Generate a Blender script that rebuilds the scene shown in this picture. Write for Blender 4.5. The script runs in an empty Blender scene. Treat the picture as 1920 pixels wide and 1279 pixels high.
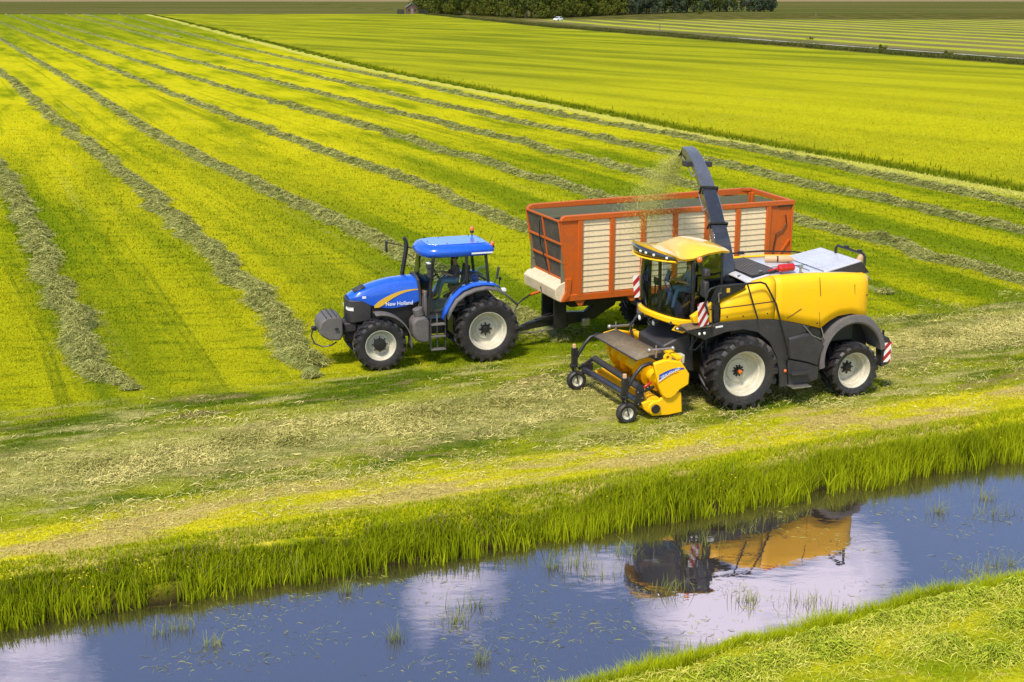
import bpy, bmesh, math, random
import numpy as np
from mathutils import Vector, Matrix, noise as mnoise

R = math.radians
rng = np.random.default_rng(7)
random.seed(7)
scene = bpy.context.scene
COL = scene.collection

# ------------------------------------------------------------------ camera
cam = bpy.data.cameras.new('camera')
cam.sensor_width = 36.0
cam.lens = 2450 / 1920 * 36
cam.clip_start = 0.5
cam.clip_end = 12000
camo = bpy.data.objects.new('camera', cam)
COL.objects.link(camo)
camo.location = (0, 0, 10.3)
camo.rotation_euler = (R(90 - 15.02), 0, 0)
scene.camera = camo

# ------------------------------------------------------------------ world, sun, exposure
SUN_EL, SUN_AZ = R(56), R(205)      # azimuth measured clockwise from +Y
world = bpy.data.worlds.new('World')
scene.world = world
world.use_nodes = True
wn = world.node_tree
wn.nodes.clear()
def wnode(t, **k):
    n = wn.nodes.new(t)
    for a, b in k.items(): setattr(n, a, b)
    return n
out = wnode('ShaderNodeOutputWorld')
bg = wnode('ShaderNodeBackground')
bg.inputs['Strength'].default_value = 0.15
sky = wnode('ShaderNodeTexSky', sky_type='NISHITA')
sky.sun_disc = False
sky.sun_elevation = SUN_EL
sky.sun_rotation = SUN_AZ
sky.air_density = 1.0
sky.dust_density = 0.6
sky.ozone_density = 2.5
tc = wnode('ShaderNodeTexCoord')
mp = wnode('ShaderNodeMapping')
mp.inputs['Scale'].default_value = (1.0, 1.0, 1.7)
mp.inputs['Location'].default_value = (0.92, 0.3, 0.15)
nz = wnode('ShaderNodeTexNoise')
nz.inputs['Scale'].default_value = 5.5
nz.inputs['Detail'].default_value = 7
nz.inputs['Roughness'].default_value = 0.6
cr = wnode('ShaderNodeValToRGB')
cr.color_ramp.elements[0].position = 0.60
cr.color_ramp.elements[1].position = 0.78
mixc = wnode('ShaderNodeMixRGB')
mixc.inputs['Color2'].default_value = (8.6, 8.6, 9.4, 1)
wn.links.new(tc.outputs['Generated'], mp.inputs['Vector'])
wn.links.new(mp.outputs['Vector'], nz.inputs['Vector'])
# cloud banks standing in three parts of the sky, broken up by the noise
acc = nz.outputs['Fac']
for d_, k_, a_ in (((0.145, 0.887, 0.455), 420.0, 0.20), ((0.185, 0.887, 0.435), 500.0, 0.10), ((0.240, 0.88, 0.43), 480.0, 0.22), ((0.250, 0.88, 0.385), 560.0, 0.18), ((-0.33, 0.83, 0.47), 260.0, 0.18), ((0.06, 0.88, 0.41), 900.0, 0.10), ((-0.6, 0.1, 0.7), 6.0, 0.16), ((0.2, -0.8, 0.5), 5.0, 0.18), ((0.9, 0.3, 0.4), 8.0, 0.14)):
    dd = Vector(d_).normalized()
    dp = wnode('ShaderNodeVectorMath', operation='DOT_PRODUCT'); dp.inputs[1].default_value = dd
    wn.links.new(tc.outputs['Generated'], dp.inputs[0])
    s1 = wnode('ShaderNodeMath', operation='SUBTRACT'); wn.links.new(dp.outputs['Value'], s1.inputs[0]); s1.inputs[1].default_value = 1.0
    s2 = wnode('ShaderNodeMath', operation='MULTIPLY'); wn.links.new(s1.outputs[0], s2.inputs[0]); s2.inputs[1].default_value = k_ * 2.6
    s3 = wnode('ShaderNodeMath', operation='EXPONENT'); wn.links.new(s2.outputs[0], s3.inputs[0])
    s4 = wnode('ShaderNodeMath', operation='MULTIPLY_ADD'); wn.links.new(s3.outputs[0], s4.inputs[0]); s4.inputs[1].default_value = a_; wn.links.new(acc, s4.inputs[2])
    acc = s4.outputs[0]
wn.links.new(acc, cr.inputs['Fac'])
wn.links.new(cr.outputs['Color'], mixc.inputs['Fac'])
wn.links.new(sky.outputs['Color'], mixc.inputs['Color1'])
wn.links.new(mixc.outputs['Color'], bg.inputs['Color'])
wn.links.new(bg.outputs['Background'], out.inputs['Surface'])

sun = bpy.data.lights.new('sun', 'SUN')
sun.energy = 3.5
sun.angle = R(9)
sun.color = (1.0, 0.90, 0.74)
suno = bpy.data.objects.new('sun', sun)
COL.objects.link(suno)
sd = Vector((math.sin(SUN_AZ) * math.cos(SUN_EL), math.cos(SUN_AZ) * math.cos(SUN_EL), math.sin(SUN_EL)))
suno.rotation_euler = sd.to_track_quat('Z', 'Y').to_euler()
suno.location = (0, 0, 60)

vs = scene.view_settings
vs.view_transform = 'Standard'
vs.look = 'None'
vs.exposure = 0.5
vs.gamma = 1
vs.use_curve_mapping = False

# ------------------------------------------------------------------ materials
def new_mat(name):
    m = bpy.data.materials.new(name)
    m.use_nodes = True
    nt = m.node_tree
    b = nt.nodes['Principled BSDF']
    return m, nt, b

def paint(name, col, rough=0.4, metal=0.0, dirt=0.25, dirtcol=(0.16, 0.12, 0.07), scale=2.5, coat=0.0, spec=0.5, bump=0.0):
    """painted or raw surface with uneven dust and slightly uneven gloss"""
    m, nt, b = new_mat(name)
    L = nt.links
    tcn = nt.nodes.new('ShaderNodeTexCoord')
    n1 = nt.nodes.new('ShaderNodeTexNoise'); n1.inputs['Scale'].default_value = scale; n1.inputs['Detail'].default_value = 8; n1.inputs['Roughness'].default_value = 0.65
    n2 = nt.nodes.new('ShaderNodeTexNoise'); n2.inputs['Scale'].default_value = scale * 9; n2.inputs['Detail'].default_value = 5
    L.new(tcn.outputs['Object'], n1.inputs['Vector']); L.new(tcn.outputs['Object'], n2.inputs['Vector'])
    mu = nt.nodes.new('ShaderNodeMath'); mu.operation = 'MULTIPLY'
    L.new(n1.outputs['Fac'], mu.inputs[0]); L.new(n2.outputs['Fac'], mu.inputs[1])
    rp = nt.nodes.new('ShaderNodeMapRange'); rp.inputs['From Min'].default_value = 0.2; rp.inputs['From Max'].default_value = 0.42
    rp.inputs['To Min'].default_value = 0.0; rp.inputs['To Max'].default_value = dirt
    L.new(mu.outputs[0], rp.inputs['Value'])
    mx = nt.nodes.new('ShaderNodeMixRGB'); mx.inputs['Color1'].default_value = (*col, 1); mx.inputs['Color2'].default_value = (*dirtcol, 1)
    L.new(rp.outputs[0], mx.inputs['Fac']); L.new(mx.outputs[0], b.inputs['Base Color'])
    rr = nt.nodes.new('ShaderNodeMapRange'); rr.inputs['To Min'].default_value = rough * 0.8; rr.inputs['To Max'].default_value = min(1, rough * 1.35)
    L.new(n1.outputs['Fac'], rr.inputs['Value']); L.new(rr.outputs[0], b.inputs['Roughness'])
    b.inputs['Metallic'].default_value = metal
    b.inputs['Specular IOR Level'].default_value = spec
    b.inputs['Coat Weight'].default_value = coat
    b.inputs['Coat Roughness'].default_value = 0.08
    if bump:
        bp = nt.nodes.new('ShaderNodeBump'); bp.inputs['Strength'].default_value = bump; bp.inputs['Distance'].default_value = 0.01
        L.new(n2.outputs['Fac'], bp.inputs['Height']); L.new(bp.outputs[0], b.inputs['Normal'])
    return m

M = {}
M['yellow'] = paint('yellow_paint', (0.90, 0.50, 0.001), 0.42, dirt=0.22, coat=0.0, spec=0.35, dirtcol=(0.5, 0.30, 0.06))
M['roof_yellow'] = paint('gloss_yellow_paint', (0.86, 0.50, 0.03), 0.2, dirt=0.06, coat=0.7)
M['blue'] = paint('blue_paint', (0.003, 0.09, 0.60), 0.26, dirt=0.2, coat=0.5, dirtcol=(0.12, 0.16, 0.25))
M['roof_blue'] = paint('roof_blue_paint', (0.05, 0.17, 0.72), 0.22, dirt=0.3, coat=0.6, dirtcol=(0.35, 0.42, 0.6))
M['charcoal'] = paint('charcoal_plastic', (0.028, 0.026, 0.028), 0.5, dirt=0.35, dirtcol=(0.09, 0.075, 0.06), bump=0.15)
M['dustgrey'] = paint('dusty_grey_plastic', (0.10, 0.09, 0.088), 0.6, dirt=0.5, dirtcol=(0.2, 0.17, 0.14))
M['black'] = paint('black_metal', (0.012, 0.012, 0.013), 0.4, dirt=0.4, dirtcol=(0.06, 0.05, 0.04))
M['glossblack'] = paint('gloss_black_metal', (0.022, 0.022, 0.028), 0.16, dirt=0.25, dirtcol=(0.10, 0.09, 0.08), coat=0.8)
M['spout_highlight'] = paint('spout_highlight_metal', (0.24, 0.24, 0.26), 0.26, metal=0.7, dirt=0.4, dirtcol=(0.06, 0.06, 0.05), scale=2)  # paler metal for the upper spout: its bright sky highlight put into the colour
M['rubber'] = paint('tyre_rubber', (0.014, 0.013, 0.016), 0.5, dirt=0.5, dirtcol=(0.085, 0.065, 0.045), scale=2.0, bump=0.2)
M['cream'] = paint('cream_rim_paint', (0.55, 0.52, 0.41), 0.45, dirt=0.6, dirtcol=(0.28, 0.22, 0.14), scale=3.5)
M['slat'] = paint('cream_slat_paint', (0.74, 0.59, 0.36), 0.55, dirt=0.45, dirtcol=(0.44, 0.31, 0.16), scale=1.4)
M['orange'] = paint('orange_paint', (0.52, 0.095, 0.003), 0.5, dirt=0.6, dirtcol=(0.24, 0.085, 0.025), scale=1.7)
M['deck'] = paint('light_grey_deck', (0.55, 0.55, 0.60), 0.3, dirt=0.5, dirtcol=(0.22, 0.18, 0.15), scale=2.2, coat=0.3)
M['steel'] = paint('worn_steel', (0.45, 0.42, 0.38), 0.35, metal=0.8, dirt=0.5)
M['greymetal'] = paint('grey_inner_wall', (0.17, 0.17, 0.11), 0.5, dirt=0.7, dirtcol=(0.16, 0.17, 0.08), scale=1.2)
M['darkmesh'] = paint('dark_mesh_sheet', (0.055, 0.045, 0.035), 0.7, dirt=0.9, dirtcol=(0.15, 0.11, 0.07))
M['tarp'] = paint('dusty_rubber_sheet', (0.13, 0.10, 0.065), 0.6, dirt=0.8, dirtcol=(0.27, 0.19, 0.10), scale=1.6, bump=0.4)
M['red'] = paint('red_paint', (0.5, 0.012, 0.01), 0.25, dirt=0.15, coat=0.5)
M['white'] = paint('white_paint', (0.75, 0.75, 0.74), 0.35, dirt=0.2)
M['amber'] = paint('amber_lens', (0.75, 0.15, 0.01), 0.15, dirt=0.05, coat=1.0)
M['lens'] = paint('clear_lamp_lens', (0.75, 0.75, 0.72), 0.08, dirt=0.05, coat=1.0)
M['tan'] = paint('tan_plastic', (0.62, 0.38, 0.20), 0.45, dirt=0.2)
M['seat'] = paint('seat_fabric', (0.03, 0.035, 0.04), 0.85)
M['skin'] = paint('skin', (0.50, 0.27, 0.17), 0.5, dirt=0.1)
M['jeans'] = paint('denim', (0.10, 0.20, 0.32), 0.85, dirt=0.4, dirtcol=(0.2, 0.32, 0.42), scale=6)
M['shirt_blue'] = paint('blue_grey_shirt', (0.16, 0.24, 0.36), 0.85)
M['shirt_dark'] = paint('dark_violet_shirt', (0.12, 0.07, 0.09), 0.85)
M['hair'] = paint('brown_hair', (0.06, 0.035, 0.02), 0.7)
M['brick'] = paint('red_brown_brick', (0.11, 0.06, 0.045), 0.8, scale=1)
M['rooftile'] = paint('grey_roof_tiles', (0.12, 0.12, 0.13), 0.8, scale=1)
M['logo_blue'] = paint('blue_decal', (0.01, 0.05, 0.42), 0.3, dirt=0.05)
M['logo_white'] = paint('white_decal', (0.7, 0.72, 0.78), 0.3, dirt=0.05)
M['logo_gold'] = paint('gold_decal', (0.68, 0.42, 0.04), 0.3, dirt=0.05)
M['carwhite'] = paint('white_car_paint', (0.8, 0.8, 0.82), 0.25, dirt=0.05, coat=1)
M['road'] = paint('asphalt', (0.30, 0.28, 0.27), 0.85, dirt=0.3, scale=0.3)
M['bark'] = paint('bark', (0.07, 0.055, 0.04), 0.9)
M['petal'] = paint('yellow_petal', (0.85, 0.62, 0.01), 0.5, dirt=0.0)
M['wood'] = paint('weathered_wood', (0.2, 0.17, 0.13), 0.8)
M['flake'] = paint('fresh_chopped_grass', (0.46, 0.46, 0.10), 0.8, dirt=.3, scale=8)

def hazard_mat(name):
    m, nt, b = new_mat(name)
    L = nt.links
    t = nt.nodes.new('ShaderNodeTexCoord')
    s = nt.nodes.new('ShaderNodeSeparateXYZ'); L.new(t.outputs['Object'], s.inputs[0])
    a = nt.nodes.new('ShaderNodeMath'); a.operation = 'ADD'; L.new(s.outputs['X'], a.inputs[0]); L.new(s.outputs['Z'], a.inputs[1])
    d = nt.nodes.new('ShaderNodeMath'); d.operation = 'DIVIDE'; L.new(a.outputs[0], d.inputs[0]); d.inputs[1].default_value = 0.27
    fr = nt.nodes.new('ShaderNodeMath'); fr.operation = 'FRACT'; L.new(d.outputs[0], fr.inputs[0])
    g = nt.nodes.new('ShaderNodeMath'); g.operation = 'GREATER_THAN'; L.new(fr.outputs[0], g.inputs[0]); g.inputs[1].default_value = 0.5
    mx = nt.nodes.new('ShaderNodeMixRGB'); L.new(g.outputs[0], mx.inputs['Fac'])
    mx.inputs['Color1'].default_value = (0.78, 0.76, 0.74, 1); mx.inputs['Color2'].default_value = (0.42, 0.015, 0.02, 1)
    L.new(mx.outputs[0], b.inputs['Base Color']); b.inputs['Roughness'].default_value = 0.35
    return m
M['hazard'] = hazard_mat('red_white_stripes')

def glass_mat(name, tint, ior=1.5, refl=1.0):
    m = bpy.data.materials.new(name); m.use_nodes = True
    nt = m.node_tree; nt.nodes.clear(); L = nt.links
    o = nt.nodes.new('ShaderNodeOutputMaterial')
    tr = nt.nodes.new('ShaderNodeBsdfTransparent'); tr.inputs['Color'].default_value = (*tint, 1)
    gl = nt.nodes.new('ShaderNodeBsdfGlossy'); gl.inputs['Roughness'].default_value = 0.02; gl.inputs['Color'].default_value = (0.9, 0.95, 1, 1)
    fr = nt.nodes.new('ShaderNodeFresnel'); fr.inputs['IOR'].default_value = ior
    mx = nt.nodes.new('ShaderNodeMixShader')
    L.new(fr.outputs[0], mx.inputs['Fac']); L.new(tr.outputs[0], mx.inputs[1]); L.new(gl.outputs[0], mx.inputs[2])
    L.new(mx.outputs[0], o.inputs['Surface'])
    return m
M['glass'] = glass_mat('tinted_cab_glass', (0.78, 0.86, 0.82), 1.6)
M['glass_dark'] = glass_mat('dark_cab_glass', (0.5, 0.6, 0.6), 1.9)

# ------------------------------------------------------------------ builders
def smooth_mesh(me, ang=35):
    me.polygons.foreach_set('use_smooth', [True] * len(me.polygons))
    try: me.set_sharp_from_angle(angle=R(ang))
    except Exception: pass

def link(o, parent=None):
    COL.objects.link(o)
    if parent is not None: o.parent = parent
    return o

class MB:
    def __init__(s): s.v = []; s.f = []; s.m = []; s.cur = 0
    def add(s, vs_, fs):
        b = len(s.v)
        s.v += [tuple(map(float, p)) for p in vs_]
        for f in fs: s.f.append([i + b for i in f]); s.m.append(s.cur)
        return s
    def box(s, c, d, rot=None):
        x, y, z = [a / 2 for a in d]
        P = [Vector((i * x, j * y, k * z)) for i in (-1, 1) for j in (-1, 1) for k in (-1, 1)]
        if rot is not None:
            mt = rot if isinstance(rot, Matrix) else (Matrix.Rotation(rot[2], 3, 'Z') @ Matrix.Rotation(rot[1], 3, 'Y') @ Matrix.Rotation(rot[0], 3, 'X'))
            P = [mt @ p for p in P]
        P = [p + Vector(c) for p in P]
        return s.add(P, [(0, 1, 3, 2), (4, 6, 7, 5), (0, 4, 5, 1), (2, 3, 7, 6), (0, 2, 6, 4), (1, 5, 7, 3)])
    def bar(s, a, b, w, h):
        a = Vector(a); b = Vector(b); d = b - a
        q = d.to_track_quat('X', 'Z').to_matrix()
        return s.box((a + b) / 2, (d.length, w, h), q)
    def prism(s, pts, y0, y1):
        """side outline (x,z) extruded across y"""
        n = len(pts)
        V = [(p[0], y0, p[1]) for p in pts] + [(p[0], y1, p[1]) for p in pts]
        F = [tuple(range(n)), tuple(range(2 * n - 1, n - 1, -1))]
        F += [(i, i + n, (i + 1) % n + n, (i + 1) % n) for i in range(n)]
        return s.add(V, F)
    def prism_pts(s, pts, off):
        n = len(pts); off = Vector(off)
        V = [Vector(p) for p in pts]; V += [p + off for p in V]
        F = [tuple(range(n)), tuple(range(2 * n - 1, n - 1, -1))]
        F += [(i, i + n, (i + 1) % n + n, (i + 1) % n) for i in range(n)]
        return s.add(V, F)
    def loft(s, rings, closed=True, caps=True):
        n = len(rings[0]); V = [p for r_ in rings for p in r_]; F = []
        for i in range(len(rings) - 1):
            for j in range(n if closed else n - 1):
                k = (j + 1) % n
                F.append((i * n + j, i * n + k, (i + 1) * n + k, (i + 1) * n + j))
        if caps and closed:
            F.append(tuple(range(n - 1, -1, -1))); F.append(tuple((len(rings) - 1) * n + j for j in range(n)))
        return s.add(V, F)
    def tube(s, path, r, n=8, caps=True):
        P = [Vector(p) for p in path]; rings = []
        rad = r if isinstance(r, (list, tuple)) else [r] * len(P)
        up = Vector((0, 0, 1)); prev = None
        for i, p in enumerate(P):
            t = (P[min(i + 1, len(P) - 1)] - P[max(i - 1, 0)]).normalized()
            a = prev if prev is not None else (up if abs(t.z) < 0.9 else Vector((1, 0, 0)))
            a = (a - t * a.dot(t)).normalized(); prev = a
            b = t.cross(a)
            rings.append([p + (a * math.cos(2 * math.pi * k / n) + b * math.sin(2 * math.pi * k / n)) * rad[i] for k in range(n)])
        return s.loft(rings, True, caps)
    def cyl(s, a, b, r, n=16): return s.tube([a, b], r, n)
    def revolve(s, prof, n=48, c=(0, 0, 0)):
        """profile (radius, y) turned round the Y axis"""
        V = []; F = []; m = len(prof)
        for i in range(n):
            a = 2 * math.pi * i / n
            for (r_, y) in prof: V.append((c[0] + r_ * math.cos(a), c[1] + y, c[2] + r_ * math.sin(a)))
        for i in range(n):
            k = (i + 1) % n
            for j in range(m - 1): F.append((i * m + j, k * m + j, k * m + j + 1, i * m + j + 1))
        return s.add(V, F)
    def sphere(s, c, r, n=12, m=8):
        rr = r if isinstance(r, (list, tuple)) else (r, r, r)
        V = []; F = []
        for i in range(m + 1):
            t = math.pi * i / m
            for j in range(n):
                a = 2 * math.pi * j / n
                V.append((c[0] + rr[0] * math.sin(t) * math.cos(a), c[1] + rr[1] * math.sin(t) * math.sin(a), c[2] + rr[2] * math.cos(t)))
        for i in range(m):
            for j in range(n):
                k = (j + 1) % n
                F.append((i * n + j, (i + 1) * n + j, (i + 1) * n + k, i * n + k))
        return s.add(V, F)
    def mesh(s, name, mats, smooth=True, ang=35):
        me = bpy.data.meshes.new(name)
        me.from_pydata(s.v, [], s.f)
        mats = mats if isinstance(mats, (list, tuple)) else [mats]
        for m in mats: me.materials.append(M[m] if isinstance(m, str) else m)
        if len(mats) > 1: me.polygons.foreach_set('material_index', s.m)
        bm = bmesh.new(); bm.from_mesh(me)
        bmesh.ops.remove_doubles(bm, verts=bm.verts, dist=1e-5)
        bmesh.ops.recalc_face_normals(bm, faces=bm.faces)
        bm.to_mesh(me); bm.free()
        if smooth: smooth_mesh(me, ang)
        return me
    def build(s, name, mats, parent=None, bevel=0.0, solid=0.0, label=None, smooth=True, ang=35, segs=2):
        o = bpy.data.objects.new(name, s.mesh(name, mats, smooth, ang))
        link(o, parent)
        if solid:
            sm = o.modifiers.new('solid', 'SOLIDIFY'); sm.thickness = solid; sm.offset = -1
        if bevel:
            bv = o.modifiers.new('bevel', 'BEVEL'); bv.width = bevel; bv.segments = segs; bv.limit_method = 'ANGLE'; bv.angle_limit = R(30)
        if label: o['label'] = label
        return o

def thing(name, label, cat, loc=(0, 0, 0), rz=0.0, group=None):
    o = bpy.data.objects.new(name, None)
    o.empty_display_size = 0.3
    link(o); o.location = loc; o.rotation_euler = (0, 0, rz)
    o['label'] = label; o['category'] = cat
    if group: o['group'] = group
    return o

def tag(o, label=None, cat=None, group=None, kind=None):
    if label: o['label'] = label
    if cat: o['category'] = cat
    if group: o['group'] = group
    if kind: o['kind'] = kind
    return o

def sub(name, parent, loc, rz=0.0):
    o = bpy.data.objects.new(name, None); o.empty_display_size = 0.2
    link(o, parent); o.location = loc; o.rotation_euler = (0, 0, rz)
    return o

def text_part(txt, parent, size, mat, loc, rot, depth=0.004, name='lettering', shear=0.0, sx=1.0):
    cu = bpy.data.curves.new(name, 'FONT'); cu.body = txt; cu.size = size; cu.extrude = depth / 2; cu.shear = shear
    cu.offset = size * 0.018
    t = bpy.data.objects.new(name, cu); COL.objects.link(t)
    dg = bpy.context.evaluated_depsgraph_get()
    me = bpy.data.meshes.new_from_object(t.evaluated_get(dg))
    bpy.data.objects.remove(t)
    me.materials.clear(); me.materials.append(M[mat])
    o = bpy.data.objects.new(name, me); link(o, parent)
    o.location = loc; o.rotation_euler = rot; o.scale = (sx, 1, 1)
    return o

def interp(x, xs, ys): return float(np.interp(x, xs, ys))

# ================================================================== TERRAIN
WL = -0.60                                   # water level
def far_y(x): return 24.62 + 0.380 * x + 0.05 * np.maximum(x, 0)
def v_far(x, y):  return (y - far_y(np.asarray(x, float))) * 0.9354        # metres beyond the far waterline
def v_near(x, y): return ((18.25 + 0.475 * x) - y) * 0.9033        # metres on the camera's side of the near waterline

def vnoise(x, y, s, seed=0):
    """cheap smooth value noise for arrays"""
    x = np.asarray(x, float) * s + seed * 17.13; y = np.asarray(y, float) * s + seed * 7.77
    xi = np.floor(x).astype(np.int64); yi = np.floor(y).astype(np.int64)
    xf = x - xi; yf = y - yi
    def h(a, b):
        n = (a * 374761393 + b * 668265263 + seed * 974711) & 0x7fffffff
        n = ((n ^ (n >> 13)) * 1274126177) & 0x7fffffff
        return ((n ^ (n >> 16)) & 0xffff) / 65535.0
    u = xf * xf * (3 - 2 * xf); w = yf * yf * (3 - 2 * yf)
    return (h(xi, yi) * (1 - u) + h(xi + 1, yi) * u) * (1 - w) + (h(xi, yi + 1) * (1 - u) + h(xi + 1, yi + 1) * u) * w
def fbm(x, y, s, seed=0, o=4):
    t = 0; a = 0.5
    for i in range(o): t = t + a * vnoise(x, y, s * 2 ** i, seed + i); a *= 0.5
    return t / (1 - 0.5 ** o)

WR = {   # centre lines of the cut-grass windrows on the ground
 0: [(-54.9, 133.9), (-40, 98), (-29.4, 75.0), (-24.3, 63.5), (-19.0, 51.6), (-15.1, 43.2), (-12.5, 37.7), (-10.6, 33.2)],
 1: [(-150, 345), (-69.2, 180.0), (-47.3, 130.5), (-31.1, 94.5), (-22.1, 75.0), (-15.3, 59.0), (-10.7, 48.5), (-8.1, 41.7), (-5.3, 34.6)],
 2: [(-240, 590), (-112.5, 294.5), (-76.2, 211.9), (-41.5, 132.5), (-29.5, 104.2), (-22.9, 89.6), (-14.1, 71.8), (-9.1, 61.2), (-4.7, 52.7), (1.5, 38.3)],
 3: [(-232, 594), (-170.6, 448.1), (-69.4, 215.4), (-37.7, 142.7), (-24.7, 113.3), (-16.0, 93.9), (-10.1, 82.3), (-4.6, 70.7), (0.7, 57.0), (7.5, 40.5)],
 4: [(-224.9, 598.4), (-61.0, 210.2), (-26.7, 134.6), (-11.0, 101.7), (0.0, 77.3), (4.0, 68.1), (13.1, 44.9)],
 5: [(-219.0, 602), (-61.4, 230.4), (-13.1, 121.3), (0.0, 92.5), (8.6, 73.9), (13.3, 59.7), (16.2, 52.7), (18.7, 46.6), (20.5, 42)],
 6: [(-199.1, 602), (-58.2, 245.4), (-15.3, 142.7), (5.7, 94.5), (12.5, 81.0), (16.3, 70.9), (19.6, 64.4), (22.5, 56.7), (26, 48)],
 7: [(-175.6, 602), (-72.1, 308.2), (-33.6, 203.7), (-18.0, 168.5), (1.9, 116.9), (7.3, 105.4), (12.5, 94.5), (18.5, 81.0), (25.3, 64.0), (30, 52)],
}
EDGE = [(-165, 610), (-120.0, 480.3), (-55.0, 288.1), (-19.0, 182.5), (2.1, 130.5), (13.8, 100.1), (27.4, 69.8), (36, 50), (45, 30)]
DITCH2 = [(-48, 620), (-39.4, 585.3), (7.6, 383.7), (45.6, 259.9), (70.6, 183.8), (84, 140), (100, 90)]
SWATH = [(-30, 17.5), (-11.2, 26.9), (-7.0, 28.7), (-2.1, 31.0), (1.7, 32.3), (6.0, 34.2), (11.2, 37.6), (16.6, 40.8), (30, 48)]
def line_x(pl, y):
    p = sorted(pl, key=lambda q: q[1]); ys = [q[1] for q in p]; xs = [q[0] for q in p]
    y = np.asarray(y, float)
    r = np.interp(y, ys, xs)
    s0 = (xs[1] - xs[0]) / (ys[1] - ys[0]); s1 = (xs[-1] - xs[-2]) / (ys[-1] - ys[-2])
    r = np.where(y < ys[0], xs[0] + (y - ys[0]) * s0, r)
    return np.where(y > ys[-1], xs[-1] + (y - ys[-1]) * s1, r)
def sdf_x(pl, x, y):                         # roughly the distance across a steep line, + to its right
    return (np.asarray(x) - line_x(pl, y)) * 0.9

def ground_z(x, y):
    x = np.asarray(x, float); y = np.asarray(y, float)
    wob = (vnoise(x, y, 0.5, 3) - 0.5) * 0.45 + (vnoise(x, y, 1.7, 5) - 0.5) * 0.26
    a = v_far(x, y) + wob; b = v_near(x, y) + wob
    za = np.clip(-0.6 + a * 0.62, -1.5, 0.0); zb = np.clip(-0.6 + b * 0.62, -1.5, 0.0)
    z = np.maximum(np.where(a > -50, za, -9), np.where(b > -50, zb, -9))
    sm = np.clip(np.minimum(-z / 0.25, 1), 0, 1)
    z = z + (vnoise(x, y, 0.13, 9) - 0.5) * 0.06 * (1 - sm)
    e = sdf_x(EDGE, x, y)
    far = v_far(x, y) > 3
    z = z - np.where(far, 0.55 * np.exp(-((e - 0.9) / 0.9) ** 2), 0)
    z = z + np.where(far, 0.12 * np.clip(e - 2.0, 0, 1), 0)
    d = sdf_x(DITCH2, x, y)
    z = z - np.where(far, 0.8 * np.exp(-((d - 9) / 3.0) ** 2), 0)
    z = z + np.where(far, 0.35 * np.exp(-((d - 3) / 3.5) ** 2), 0)
    return z

def attrs(x, y):
    x = np.asarray(x, float); y = np.asarray(y, float)
    X = np.stack([line_x(WR[i], y) for i in range(8)], 0)
    u = np.zeros_like(x)
    for i in range(7):
        a, b = X[i], X[i + 1]
        m = (x >= a) & (x < b); u = np.where(m, i + (x - a) / np.maximum(b - a, 0.5), u)
    sp = 5.0
    u = np.where(x < X[0], (x - X[0]) / np.maximum(X[1] - X[0], sp), u)
    u = np.where(x >= X[7], 7 + (x - X[7]) / np.maximum(X[7] - X[6], sp), u)
    v = v_far(x, y)
    sy = np.interp(x, [p[0] for p in SWATH], [p[1] for p in SWATH])
    w = (y - sy) * 0.88
    return {'lane': u, 'bankv': v, 'nearv': v_near(x, y), 'swath': w,
            'edge': sdf_x(EDGE, x, y), 'ditch': sdf_x(DITCH2, x, y)}

def put_attrs(me, x, y, extra=None):
    A = attrs(x, y)
    if extra: A.update(extra)
    for k, val in A.items():
        at = me.attributes.new(k, 'FLOAT', 'POINT')
        at.data.foreach_set('value', np.asarray(val, np.float32))

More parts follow.
